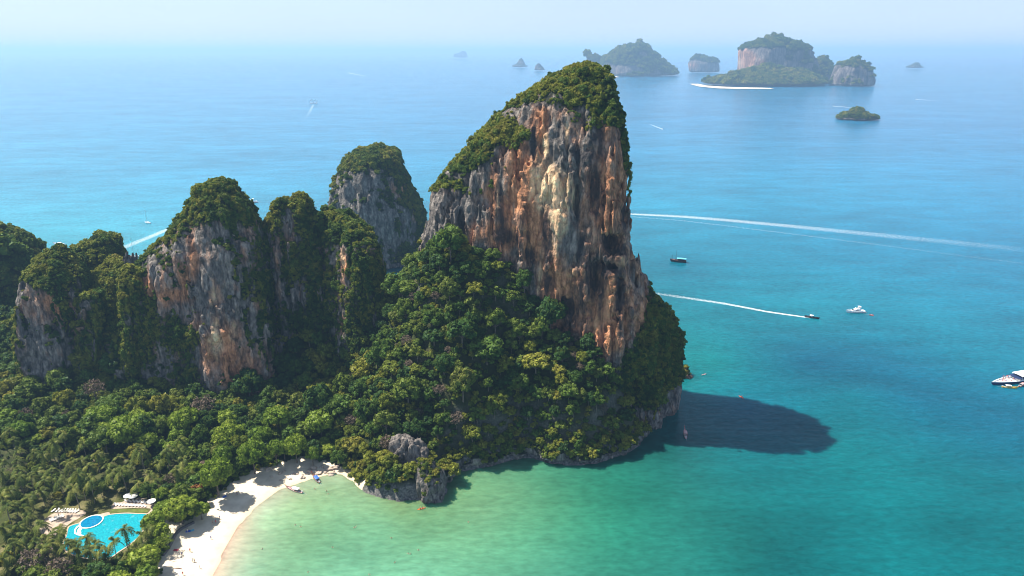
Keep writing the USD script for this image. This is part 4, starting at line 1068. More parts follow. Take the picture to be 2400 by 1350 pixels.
# trees that stand out one by one
SINGLE = [
    ('shore_1', 'shore_tree', 'bright green spreading tree behind the red leaved shrub on the beach', 508, 1132, 5, 1.35), ('red_0', 'red_shrub', 'orange red leaved shrub at the edge of the beach', 462, 1152, 3, 1.1),
    ('shore_0', 'shore_tree', 'bright green tree left of the beach hut shade, between hut and sand', 520, 1072, 6, 1.1), ('shore_2', 'shore_tree', 'broad light green tree over the middle of the shaded sand', 592, 1074, 6, 1.35),
    ('olive_0', 'shore_tree', 'olive brown crowned tree behind the broad light green tree', 562, 1038, 7, 1.15), ('shore_3', 'shore_tree', 'light green tree over the far corner of the beach', 645, 1056, 6, 1.2),
    ('shore_1', 'shore_tree', 'tall light green tree next to the bare rock heap at the beach end', 692, 1044, 7, 1.1), ('olive_1', 'shore_tree', 'rounded brownish tree above the light green beach trees', 676, 998, 8, 1.0), ('shore_0', 'shore_tree', 'small light green tree at the right end of the beach trees', 730, 1056, 6, .8),
    ('shore_2', 'shore_tree', 'large dense green tree between the pool and the sand', 425, 1206, 5, 1.4), ('shore_3', 'shore_tree', 'smaller green tree joined to the right of the large tree by the pool', 470, 1196, 5, 1.05),
    ('thin_0', 'shore_tree', 'thin leaved tree on white sand below the pool', 384, 1270, 5, .95), ('shore_1', 'shore_tree', 'big green tree at the bottom edge beside the beach', 340, 1318, 5, 1.15), ('shore_3', 'shore_tree', 'green bush tree cut by the bottom edge at the beach', 345, 1352, 4, 1.1),
    ('jungle_1', 'shore_tree', 'dark green tree at the bottom edge left of the big green tree', 228, 1348, 5, 1.0), ('dry_0', 'dry_tree', 'leafless grey brown tree at the bottom left', 85, 1325, 5, 1.35), ('dry_1', 'dry_tree', 'second grey brown bare tree left of the dark green tree at the bottom', 140, 1345, 4, 1.1), ('yellow_0', 'yellow_tree', 'yellow green bush in the bottom left corner', 12, 1318, 4, .9),
    ('yellow_0', 'yellow_tree', 'pale yellow green tree rising at the left edge below the cliffs', 24, 932, 8, 1.2), ('dry_0', 'dry_tree', 'pale brown tree just right of the yellow green tree at the left edge', 62, 966, 7, 1.0), ('yellow_0', 'yellow_tree', 'narrow yellow green tree beside the lone tall palm', 182, 992, 7, .75), ('olive_2', 'olive_tree', 'mid green tree left of the lone tall palm', 112, 1008, 7, 1.2), ('jungle_5', 'jungle_tree', 'huge dark round tree behind the palm grove', 245, 1030, 7, 1.35),
    ('olive_1', 'olive_tree', 'brownish olive tree above the palms right of the dark round tree', 315, 1050, 7, .95), ('dry_1', 'dry_tree', 'greyish dry tree beside the red leaved shrub', 400, 1122, 4, .7), ('jungle_0', 'jungle_tree', 'dark tree between the loungers and the red leaved shrub', 345, 1146, 5, .95), ('jungle_3', 'jungle_tree', 'dark tree behind the large dense tree by the pool', 425, 1162, 5, .95),
    ('dry_0', 'dry_tree', 'reddish brown dead tree amid the green of the headland', 1030, 905, 7, .85), ('dry_1', 'dry_tree', 'bare brown tree at the very foot of the tall cliff', 1350, 788, 5, .7), ('dry_1', 'dry_tree', 'bare greyish tree on the saddle left of the tower', 972, 690, 6, .75), ('olive_1', 'olive_tree', 'big brownish tree high on the saddle below the tower face', 1110, 672, 7, 1.05),
    ('yellow_0', 'yellow_tree', 'small yellow bush above the left loungers', 135, 1162, 3, .55), ('olive_0', 'olive_tree', 'golden tree on the headland slope below the tower foot', 1310, 860, 7, .95)]
for kd, nm, lb, px, py, hc, sc in SINGLE:
    place(kd, nm, lb, px, py, hc * (1.5 if 480 < px < 760 and py > 1000 else 1), sc, sq=1.5 if 480 < px < 760 and py > 1000 else None)

# the forest: one tree beside the other
POOLX = [(60, 1225), (110, 1190), (190, 1185), (250, 1172), (270, 1155), (360, 1160), (372, 1200), (372, 1225), (350, 1275), (320, 1318), (260, 1340), (170, 1335), (110, 1300), (86, 1250)]
POOLZONE = Polygon([tuple(gz(*p, 3.2)[:2]) for p in POOLX])
GROVE = Polygon([tuple(gz(*p, 3.2)[:2]) for p in [(-60, 1060), (140, 1060), (300, 1070), (440, 1085), (460, 1130), (380, 1160), (330, 1190), (300, 1320), (150, 1400), (-60, 1400)]])
cand = np.c_[rng.uniform(gx0 + 5, gx1 - 4, 60000), rng.uniform(gy0 + 4, gy1 - 4, 60000)]
cs_ = insd(cand[:, 0], cand[:, 1])
hz = hland(cand[:, 0], cand[:, 1])
rz_ = rockz(cand[:, 0], cand[:, 1])
ok = (cs_ > 2.2) & (rz_ < hz + 2.0) & ~shapely.contains_xy(BEACH.buffer(1.0), cand[:, 0], cand[:, 1]) & ~shapely.contains_xy(POOLZONE, cand[:, 0], cand[:, 1])
cand, hz, cs_ = cand[ok], hz[ok], cs_[ok]
ingrove = shapely.contains_xy(GROVE, cand[:, 0], cand[:, 1])
cell = {}


def fits(x, y, r):
    k0, k1 = int(x // 6), int(y // 6)
    for a in range(k0 - 2, k0 + 3):
        for b in range(k1 - 2, k1 + 3):
            for (u, w, s) in cell.get((a, b), ()):
                if (x - u) ** 2 + (y - w) ** 2 < (r + s) ** 2:
                    return False
    return True


for x, y, s in taken:
    cell.setdefault((int(x // 6), int(y // 6)), []).append((x, y, s))
forest = []
patch = fbm2(cand[:, 0], cand[:, 1], 30, 55, 2)
vis = seen(np.c_[cand, hz + 6], 6)
for i, (x, y) in enumerate(cand):
    if ingrove[i]:
        u = rng.random()
        kd, sc, rr = (f'palm_{rng.integers(6)}', rng.uniform(.8, 1.1), 3.0) if u < .6 else (f'jungle_{rng.integers(7)}', rng.uniform(.35, .6), 1.6) if u < .9 else (f'olive_{rng.integers(3)}', rng.uniform(.35, .6), 1.6)
    else:
        u = rng.random()
        pf = patch[i]
        big = np.clip(rng.lognormal(-.12, .38), .42, 1.75) * (1.0 if cs_[i] > 8 else .62)
        if u < .45 and y < 326 and x < -95 and hz[i] < 12:
            kd = f'shore_{rng.integers(4)}'
        elif u < .03:
            kd = f'dry_{rng.integers(2)}'; big *= .8
        elif u < .24 + .25 * pf + (.25 if cs_[i] < 14 else 0):
            kd = f'olive_{rng.integers(3)}'
        else:
            kd = f'jungle_{rng.integers(7)}'
        sc = big
        rr = TREE_MESH[kd][2] * sc * .48
    if not fits(x, y, rr):
        continue
    cell.setdefault((int(x // 6), int(y // 6)), []).append((x, y, rr))
    forest.append((kd, x, y, hz[i], sc, vis[i], rr))
print('forest', len(forest), sum(t[5] for t in forest), sum(t[0][:4] == 'palm' for t in forest))
LAB = {'jungle': ('jungle_tree', 'tree', 'dark green jungle tree', 'dark green trees of the jungle', 290),
       'olive': ('olive_tree', 'tree', 'olive green tree', 'olive green trees scattered through the jungle', 270),
       'dry': ('dry_tree', 'tree', 'brownish half bare tree', 'brownish half bare trees scattered through the jungle', 60),
       'shore': ('shore_tree', 'tree', 'fresh green tree', 'fresh green trees of the low wood', 120),
       'palm': ('coconut_palm', 'palm', 'slim coconut palm with drooping fronds in the resort grove', 'coconut palms in the resort grove left of the beach', 120)}
forest.sort(key=lambda t: (not t[5], math.hypot(t[1], t[2], HC - t[3]) / max(t[4] * (TREE_MESH[t[0]][2] if t[0] in TREE_MESH else 3.0), .1)))
count, rest = {}, []
for kd, x, y, z, sc, vs, rr in forest:
    b = kd.split('_')[0]
    nm, cat, lb, gp, most = LAB[b]
    count[b] = count.get(b, 0) + 1
    if vs and count[b] <= most:
        if b == 'palm':
            wh = palmzone(x, y, z)
            lb, gp = f'slim coconut palm {wh}', f'coconut palms {wh}'
        else:
            wh, R0 = zone(x, y, z), TREE_MESH[kd][2] * sc
            size = 'large' if R0 > 5.0 else 'small' if R0 < 3.2 else 'middle sized'
            lb, gp = f'{size} {lb} {wh}', f'{size} {lb}s {wh}'
        copy_of(f'{KINDS}/{kd}', nm, lb, cat, (x, y, z - .4), rng.uniform(0, 6.28), gp, (sc * rng.uniform(.85, 1.15), sc, sc * rng.uniform(.8, 1.35)))
    elif b != 'palm':
        rest.append((kd, x, y, z, sc))
names = sorted({t[0] for t in rest})
if rest:
    pos = np.array([(x, y, z - .4) for _, x, y, z, _ in rest])
    q = np.c_[np.cos(a := rng.uniform(0, 3.14, len(rest))), np.zeros(len(rest)), np.zeros(len(rest)), np.sin(a)]
    instancer('/World/forest', [TREE_MESH[n][0] for n in names], [TREE_MESH[n][1] for n in names], pos, [names.index(t[0]) for t in rest], q, np.array([t[4] for t in rest]))
    tag(stage.GetPrimAtPath('/World/forest'), 'mass of smaller and farther jungle trees between the cliffs', None)
# undergrowth
ug = np.c_[rng.uniform(gx0 + 5, gx1 - 4, 26000), rng.uniform(gy0 + 4, gy1 - 4, 26000)]
hh, ss, rz2 = hland(ug[:, 0], ug[:, 1]), insd(ug[:, 0], ug[:, 1]), rockz(ug[:, 0], ug[:, 1])
gr = shapely.contains_xy(GROVE, ug[:, 0], ug[:, 1])
ok = (ss > 1.6) & (rz2 < hh + 2) & ~shapely.contains_xy(BEACH.buffer(.3), ug[:, 0], ug[:, 1]) & ~shapely.contains_xy(POOLZONE, ug[:, 0], ug[:, 1]) & seen(np.c_[ug, hh + 1.5], 5) & (rng.random(len(ug)) < np.where(gr, .16, .95))
ug, hh, gr = ug[ok], hh[ok], gr[ok]
s = rng.lognormal(.35, .35, len(ug)) * np.where(gr, .55, 1.0)
q = np.c_[np.cos(a := rng.uniform(0, 3.14, len(ug))), np.zeros(len(ug)), np.zeros(len(ug)), np.sin(a)]
instancer('/World/undergrowth', SHRUB * 2, ['leaf_jungle'] * 5 + ['leaf_olive'] * 5, np.c_[ug, hh + s * .25], rng.integers(0, 5, len(ug)) + 5 * (rng.random(len(ug)) < .35), q, s * 1.15)
tag(stage.GetPrimAtPath('/World/undergrowth'), 'low bushes and creepers covering the ground between the trees')

# ------------------------------------------------------------------ the pool garden
GZ = 3.0
M['pool_water'] = mat('pool_water', {'g': ('geometry', {}), 'n': ('noise_texture', {'scale': .35, 'detail': 3}), 'n2': ('noise_texture', {'scale': 1.6, 'detail': 3}), 'v': ('voronoi_texture', {'scale': .11}),
                                     'r': ('rgb_ramp', {'ramp': [(.3, (.004, .18, .24)), (.6, (.008, .31, .36)), (.75, (.02, .40, .44))]}), 'mk': ('map_range', {'from_min': .62, 'from_max': .72, 'to_min': 0, 'to_max': .55, 'clamp': True}),
                                     'mx': ('mix_color', {'b': (.16, .36, .36)}), 'b': ('bump', {'strength': .3, 'distance': .1}), 'p': ('principled_bsdf', {'roughness': .08, 'ior': 1.33})},
                        [('g.position', 'n.vector'), ('g.position', 'n2.vector'), ('g.position', 'v.vector'), ('n2.fac', 'r.fac'), ('n.fac', 'mk.value'), ('mk.result', 'mx.fac'), ('r.color', 'mx.a'), ('mx.result', 'p.base_color'), ('n2.fac', 'b.height'), ('b.normal', 'p.normal')])
M['pool_deep'] = mat('pool_deep', {'g': ('geometry', {}), 'n2': ('noise_texture', {'scale': 1.2, 'detail': 3}), 'r': ('rgb_ramp', {'ramp': [(.3, (.003, .10, .24)), (.7, (.006, .22, .36))]}), 'b': ('bump', {'strength': .3, 'distance': .1}), 'p': ('principled_bsdf', {'roughness': .08, 'ior': 1.33})},
                       [('g.position', 'n2.vector'), ('n2.fac', 'r.fac'), ('r.color', 'p.base_color'), ('n2.fac', 'b.height'), ('b.normal', 'p.normal')])
M['coping'] = plain('coping', (.46, .36, .26), .8, .2)
M['white_rim'] = plain('white_rim', (.72, .68, .62), .7, .2)
M['paving'] = plain('paving', (.40, .31, .24), .85, .15, .25, .6)
M['white_cloth'] = plain('white_cloth', (.78, .75, .70), .8, .1)
M['wood'] = plain('wood', (.18, .10, .06), .7, .2)
M['dark_stone'] = plain('dark_stone', (.13, .12, .12), .9, .1, .3, 1.0)
M['thatch'] = plain('thatch', (.14, .10, .075), .95, .05, .3, 2.0)
M['skin'] = plain('skin', (.45, .28, .19), .6, .2)
M['hair'] = plain('hair', (.02, .015, .012), .6, .2)


def smoothpoly(pts, n=6):
    p = np.array(pts)
    k = len(p)
    out = []
    for i in range(k):
        a, b, c, d = p[i - 1], p[i], p[(i + 1) % k], p[(i + 2) % k]
        for t in np.linspace(0, 1, n, endpoint=False):
            out.append(.5 * ((2 * b) + (c - a) * t + (2 * a - 5 * b + 4 * c - d) * t * t + (3 * b - a - 3 * c + d) * t ** 3))
    return Polygon(out).buffer(0)


def ext(poly, z0, h):
    if hasattr(poly, 'geoms'):
        return join([ext(g, z0, h) for g in poly.geoms])
    m = trimesh.creation.extrude_polygon(poly, h, engine='earcut')
    m.apply_translation((0, 0, z0))
    return tm(m)


POOL = smoothpoly([gz(*p, GZ)[:2] for p in [(240, 1213), (257, 1207), (292, 1204), (321, 1205), (344, 1206), (353, 1212), (352, 1221), (340, 1232), (334, 1244), (321, 1261), (301, 1278), (278, 1293), (258, 1306), (225, 1310), (185, 1304), (155, 1290), (150, 1272), (157, 1255), (160, 1240), (166, 1233), (190, 1226), (215, 1222)]])
rc = gz(214.5, 1223.5, GZ)[:2]
ROUND = shapely.Point(rc).buffer(4.2, 24)
pool = thing('swimming_pool', 'turquoise resort swimming pool with a round paddling pool and pale curved rim among the palms', 'pool')
obj('water_surface', sheet(POOL.difference(ROUND.buffer(.5)), GZ + .09), M['pool_water'], pool)
obj('coping', ext(POOL.buffer(.55).difference(POOL), GZ - .3, .45), M['coping'], pool)
obj('round_basin', sheet(ROUND, GZ + .24), M['pool_deep'], pool)
obj('round_rim', ext(ROUND.buffer(.5).difference(ROUND), GZ - .2, .55), M['white_rim'], pool)
arc = LineString([gz(*p, GZ)[:2] for p in [(190, 1231), (181, 1236), (176, 1243), (176, 1250), (183, 1254), (195, 1257)]])
obj('curved_wall', ext(arc.buffer(.35).intersection(POOL).difference(ROUND.buffer(.51)), GZ - .2, .5), M['white_rim'], pool)
for k in range(3):
    st = LineString([gz(px + 4 + 3 * k, py, GZ)[:2] for px, py in [(190, 1233), (182, 1238), (178, 1244), (179, 1250)]])
    obj('step', ext(st.buffer(.25).intersection(POOL).difference(ROUND.buffer(.55)), GZ - .2, .3 - .002 * k), M['white_rim'], pool)


def deck(name, label, pts, z):
    d = smoothpoly([gz(*p, GZ)[:2] for p in pts], 4).difference(POOL.buffer(.56))
    o = obj(name, ext(d, GZ - .3, z + .3), M['paving'], kind='structure')
    tag(o, label)
    return d


deck('terrace', 'sandy paved terrace with loungers left of the pool', [(92, 1245), (100, 1226), (120, 1206), (150, 1199), (188, 1196), (202, 1202), (186, 1214), (165, 1226), (150, 1240), (135, 1262), (118, 1262)], .06)
deck('terrace_001', 'paved sun terrace with parasols behind the pool', [(262, 1192), (270, 1176), (290, 1166), (340, 1168), (358, 1180), (366, 1192), (356, 1203), (345, 1204), (352, 1192), (300, 1191)], .064)
deck('terrace_002', 'pale paved strip along the far edge of the pool', [(222, 1211), (236, 1205), (252, 1201), (258, 1204), (246, 1209), (238, 1213), (228, 1216)], .068)
lawnp = smoothpoly([gz(*p, GZ)[:2] for p in [(258, 1203), (268, 1192), (300, 1193), (340, 1194), (346, 1200), (320, 1202), (290, 1201)]], 4).difference(POOL.buffer(.6))
M['lawn'] = plain('lawn', (.10, .12, .03), .9, .1, .3, .8)
tag(obj('lawn', ext(lawnp, GZ - .3, .34), M['lawn'], kind='structure'), 'small green lawn between the pool and the upper sun terrace')

# loungers
LG = f'{KINDS}/lounger'
UsdGeom.Xform.Define(stage, LG)
obj('seat', boxm((0, 0, .36), (.68, 1.35, .09)), M['white_cloth'], LG)
bk = trimesh.creation.box((.68, .75, .09))
bk.apply_transform(trimesh.transformations.rotation_matrix(math.radians(38), [1, 0, 0], [0, -.37, 0]))
bk.apply_translation((0, 1.05, .37))
obj('backrest', tm(bk), M['white_cloth'], LG)
obj('frame', join([boxm((s * .33, 0, .27), (.05, 1.4, .08)) for s in (-1, 1)]), M['wood'], LG)
for sx in (-1, 1):
    for sy in (-1, 1):
        obj('leg', boxm((sx * .3, sy * .6, .11), (.06, .06, .25)), M['wood'], LG)


def loungers(a, b, n, rz, label, group, jit=.1):
    for k in range(n):
        t = k / max(n - 1, 1)
        p = gz(a[0] + (b[0] - a[0]) * t, a[1] + (b[1] - a[1]) * t, GZ)
        copy_of(LG, 'sun_lounger', label, 'sun lounger', (p[0], p[1], GZ + .07), rz + rng.uniform(-jit, jit), group, 1.12)


loungers((142, 1199), (179, 1201), 7, -.35, 'white sun lounger in the bright row on the terrace left of the pool', 'white loungers in the bright row left of the pool')
loungers((124, 1199), (134, 1199), 2, -.35, 'white sun lounger half in palm shade at the far left end of the terrace row', 'shaded loungers at the end of the left row')
loungers((120, 1222), (148, 1211), 6, .9, 'sun lounger in the shaded slanting row on the left terrace', 'loungers in the shaded slanting row of the left terrace')
loungers((272, 1185), (340, 1188), 10, 1.0, 'white sun lounger in the front row of the upper sun terrace', 'front row of loungers on the upper sun terrace')
loungers((297, 1176), (342, 1180), 6, 1.0, 'sun lounger in the back row of the upper sun terrace beneath the parasols', 'back row of loungers on the upper sun terrace')

# parasols
PR = f'{KINDS}/parasol'
UsdGeom.Xform.Define(stage, PR)
n = 8
an = np.arange(n) * 2 * np.pi / n + .2
cv = np.vstack([np.c_[1.7 * np.cos(an), 1.7 * np.sin(an), np.full(n, 2.15)], np.c_[1.74 * np.cos(an), 1.74 * np.sin(an), np.full(n, 1.98)], [[0, 0, 2.75]], np.c_[1.62 * np.cos(an), 1.62 * np.sin(an), np.full(n, 2.10)], [[0, 0, 2.68]]])
cf = []
for j in range(n):
    k = (j + 1) % n
    cf += [[j, k, 2 * n], [j, n + j, n + k], [j, n + k, k], [2 * n + 1 + k, 2 * n + 1 + j, 3 * n + 1]]
obj('canopy', (cv, np.array(cf)), M['white_cloth'], PR)
obj('pole', tubem([(0, 0, 0), (0, 0, 2.7)], .035, 6), M['wood'], PR)
obj('base', tm(trimesh.creation.cylinder(.3, .12, sections=12)), M['dark_stone'], PR)
for (px, py), lb in zip([(302, 1172), (314, 1173), (357, 1185)], ['white parasol, leftmost of the pair behind the pool', 'white parasol, right one of the pair behind the pool', 'lone white parasol at the right end of the sun terrace']):
    p = gz(px, py, GZ)
    copy_of(PR, 'parasol', lb, 'parasol', (p[0], p[1], GZ + .08), 0, None, 1.15)

# low wall on the beach
wl = LineString([gz(*p, 1.6)[:2] for p in [(455, 1225), (440, 1233), (425, 1242), (414, 1252), (405, 1267), (398, 1282), (388, 1296), (382, 1304)]])
wall = thing('beach_wall', 'low curved dark stone wall crossing the white sand by the big green tree', 'wall')
pts = [np.array(wl.interpolate(t, normalized=True).coords[0]) for t in np.linspace(0, 1, 26)]
for k in range(25):
    a, b = pts[k], pts[k + 1]
    c, d = (a + b) / 2, b - a
    r = np.random.default_rng(k)
    m = trimesh.creation.icosphere(1, 1.0)
    vv = np.array(m.vertices)
    vv = np.sign(vv) * np.abs(vv) ** .6 * (1 + r.uniform(-.08, .08, (len(vv), 1)))
    vv = vv * np.array([np.hypot(*d) * .54, .62 + r.uniform(-.08, .1), .75 + r.uniform(-.1, .15)])
    aa = math.atan2(d[1], d[0])
    vv = vv @ np.array([[math.cos(aa), math.sin(aa), 0], [-math.sin(aa), math.cos(aa), 0], [0, 0, 1]])
    obj('stone', (vv + np.array([c[0], c[1], float(hland(*c)[0]) + .3]), m.faces), M['dark_stone'], wall, smooth=50)

# thatched hut in the trees
q = gz(478, 1083, 8)
hut = thing('beach_hut', 'brown thatched hut roof half hidden by the trees behind the beach', 'hut', (q[0], q[1], float(hland(q[0], q[1])[0])), .3)
obj('wall', boxm((0, 0, 1.4), (4.4, 3.6, 3.0)), M['wood'], hut)
rv = np.array([[-3.2, -2.8, 2.8], [3.2, -2.8, 2.8], [3.2, 2.8, 2.8], [-3.2, 2.8, 2.8], [-.8, 0, 5.6], [.8, 0, 5.6]])
obj('roof', (rv, np.array([[0, 1, 5], [0, 5, 4], [1, 2, 5], [2, 3, 4], [2, 4, 5], [3, 0, 4], [0, 2, 1], [0, 3, 2]])), M['thatch'], hut)
obj('door', boxm((0, -1.83, 1.05), (.9, .08, 2.0)), M['dark_stone'], hut)

# bare rocks heaped at the end of the beach
for k in range(26):
    u = rng.random()
    px, py = (rng.uniform(722, 788), rng.uniform(1084, 1106)) if u < .6 else (rng.uniform(600, 740), rng.uniform(1098, 1122))
    c = gz(px, py, 1.5)
    s = rng.uniform(.5, 1.5)
    r = np.random.default_rng(500 + k)
    m = trimesh.creation.icosphere(2, 1.0)
    vv = np.array(m.vertices)
    vv = vv * (1 + .25 * np.sin(vv @ r.normal(size=3) * 3)[:, None] + r.uniform(-.06, .06, (len(vv), 1))) * np.array([s * r.uniform(.9, 1.5), s, s * .65])
    o = obj('beach_boulder', (vv + np.array([c[0], c[1], float(hland(c[0], c[1])[0]) + s * .2]), m.faces), M['beach_rock'] if 'beach_rock' in M else M.setdefault('beach_rock', plain('beach_rock', (.42, .34, .27), .9, .1, .3, 1.2)))
    wh = 'in the heap beside the blue canopied boat' if u < .6 else 'on the tree shaded sand left of the moored boats'
    sz = 'large' if s > 1.0 else 'small'
    tag(o, f'{sz} pale brown boulder {wh}', 'boulder', f'{sz} boulders {wh}')

# ------------------------------------------------------------------ boats
for nm, c, rg in [('white_paint', (.80, .80, .79), .35), ('dark_glass', (.02, .03, .04), .1), ('navy', (.015, .03, .09), .4), ('hull_wood', (.20, .09, .06), .6), ('dark_hull', (.03, .025, .03), .6), ('blue_tarp', (.03, .12, .55), .6), ('cyan_tarp', (.12, .45, .62), .6), ('pink_wood', (.55, .32, .30), .6), ('grey_deck', (.42, .40, .38), .7),
                  ('red_paint', (.60, .08, .04), .5), ('orange_plastic', (.75, .20, .05), .4), ('lilac_roof', (.62, .58, .66), .6), ('yellow_paint', (.65, .42, .05), .5), ('cloth_red', (.5, .06, .07), .8), ('cloth_blue', (.05, .12, .42), .8), ('cloth_white', (.75, .74, .72), .8), ('cloth_dark', (.05, .05, .06), .8), ('metal', (.5, .5, .52), .3)]:
    M[nm] = plain(nm, c, rg, .4, .08, 1.5)


def hull(L_, B, D, sheer=.4, stem=.9, fine=2.2, tran=.75, draft=.3, n=15, bowx=0.0):
    """a boat's hull, bow towards +x, waterline at z = 0: outer skin and a deck set in below the rail"""
    t = np.linspace(0, 1, n)
    x = -L_ / 2 + L_ * t
    half = B / 2 * np.where(t < .45, tran + (1 - tran) * np.sin(np.clip(t / .45, 0, 1) * np.pi / 2), np.maximum(1 - ((t - .45) / .55) ** fine, .015))
    top = D + sheer * np.maximum(t - .35, 0) ** 2 * 2.4 + .12 * sheer * (1 - t) ** 2
    v, f = [], []
    for i in range(n):
        h = half[i]
        dx = stem * max(t[i] - .6, 0) / .4
        for s in (1, -1):
            v += [(x[i] + dx, s * h, top[i]), (x[i] + dx * .5, s * h * .92, top[i] * .45), (x[i], s * h * .62, -draft * .5)]
        v += [(x[i], 0, -draft)]
        v += [(x[i] + dx, h * .86, top[i] - .02), (x[i] + dx, -h * .86, top[i] - .02), (x[i] + dx, h * .82, top[i] * .55), (x[i] + dx, -h * .82, top[i] * .55)]
    m = 11
    ring = [0, 1, 2, 6, 5, 4, 3]
    for i in range(n - 1):
        a, b = i * m, (i + 1) * m
        for p, q in zip(ring[:-1], ring[1:]):
            f += [[a + p, b + p, b + q], [a + p, b + q, a + q]]
        for p, q in ((0, 7), (8, 3), (7, 9), (10, 8), (9, 10)):
            f += [[a + p, a + q, b + q], [a + p, b + q, b + p]]
    for e, flip in ((0, False), (n - 1, True)):
        o = e * m
        fs = [[o + 0, o + 1, o + 3], [o + 3, o + 1, o + 4], [o + 1, o + 2, o + 4], [o + 4, o + 2, o + 5], [o + 2, o + 6, o + 5]]
        f += [g[::-1] for g in fs] if flip else fs
    return np.array(v, float), np.array(f)


def boat(name, label, cat, px, py, rz, group=None):
    p = gz(px, py)
    return thing(name, label, cat, (p[0], p[1], 0), rz, group)


def roofed(p, x0, x1, w, z0, z1, m, posts=True, thick=.08, crown=.15):
    n = 6
    y = np.linspace(-w / 2, w / 2, n)
    zt = z1 + crown * (1 - (2 * y / w) ** 2)
    v = np.vstack([np.c_[np.full(n, x), y, zt - d] for x in (x0, x1) for d in (0, thick)])
    f = []
    for j in range(n - 1):
        f += [[j, 2 * n + j, 2 * n + j + 1], [j, 2 * n + j + 1, j + 1], [n + j + 1, 3 * n + j + 1, 3 * n + j], [n + j + 1, 3 * n + j, n + j], [j, j + 1, n + j + 1], [j, n + j + 1, n + j], [2 * n + j + 1, 2 * n + j, 3 * n + j], [2 * n + j + 1, 3 * n + j, 3 * n + j + 1]]
    f += [[0, n, 3 * n], [0, 3 * n, 2 * n], [n - 1, 3 * n - 1, 4 * n - 1], [n - 1, 4 * n - 1, 2 * n - 1]]
    obj('canopy', (v, np.array(f)), m, p)
    if posts:
        for x in (x0 + .15, (x0 + x1) / 2, x1 - .15):
            for s in (-1, 1):
                obj('post', tubem([(x, s * (w / 2 - .08), z0), (x, s * (w / 2 - .08), z1)], .035, 5), M['wood'], p)


def longtail(label, px, py, rz, roofm, hullm, L_=10.5, group=None):
    p = boat('longtail_boat', label, 'longtail boat', px, py, rz, group)
    obj('hull', hull(L_, 1.9, .55, .9, .9, 2.0, .6), M[hullm], p, smooth=30)
    obj('stem_post', tubem([(L_ / 2 + .5, 0, 1.1), (L_ / 2 + 1.1, 0, 1.9), (L_ / 2 + 1.3, 0, 2.7)], [.13, .1, .07], 6), M[hullm], p)
    obj('deck', boxm((-.4, 0, .38), (L_ * .62, 1.25, .06)), M['grey_deck'], p)
    roofed(p, -L_ * .28, L_ * .12, 1.8, .5, 1.75, M[roofm])
    for x in (-1.8, -.4, 1.0, 2.2):
        obj('thwart', boxm((x, 0, .52), (.25, 1.5, .05)), M['wood'], p)
    e = obj('engine', join([boxm((-L_ / 2 + .25, 0, 1.0), (.75, .5, .45)), tubem([(-L_ / 2 + .6, 0, .6), (-L_ / 2 + .2, 0, .9)], .07, 6)]), M['metal'], p)
    obj('propeller_shaft', tubem([(-L_ / 2 - .1, 0, .95), (-L_ / 2 - 2.6, .1, -.05)], .035, 5), M['metal'], p)
    obj('ribbon', tubem([(L_ / 2 + .95, 0, 1.6), (L_ / 2 + 1.15, 0, 2.0)], .19, 8), M['red_paint'], p)
    return p


def heading(a, b):
    p, q = gz(*a), gz(*b)
    return math.atan2(q[1] - p[1], q[0] - p[0])


longtail('longtail boat with a pale lilac roof moored with its bow on the beach', 691, 1150, heading((714, 1156), (671, 1142)), 'lilac_roof', 'pink_wood', 9.6)
longtail('longtail boat with a bright blue canopy moored near the boulder end of the beach', 741, 1124, heading((750, 1133), (733, 1114)), 'blue_tarp', 'hull_wood', 8.2)
longtail('pinkish longtail boat lying beside the tip of the tower shadow near the headland', 1606, 1018, heading((1608, 1030), (1604, 1006)), 'pink_wood', 'pink_wood', 8.6)


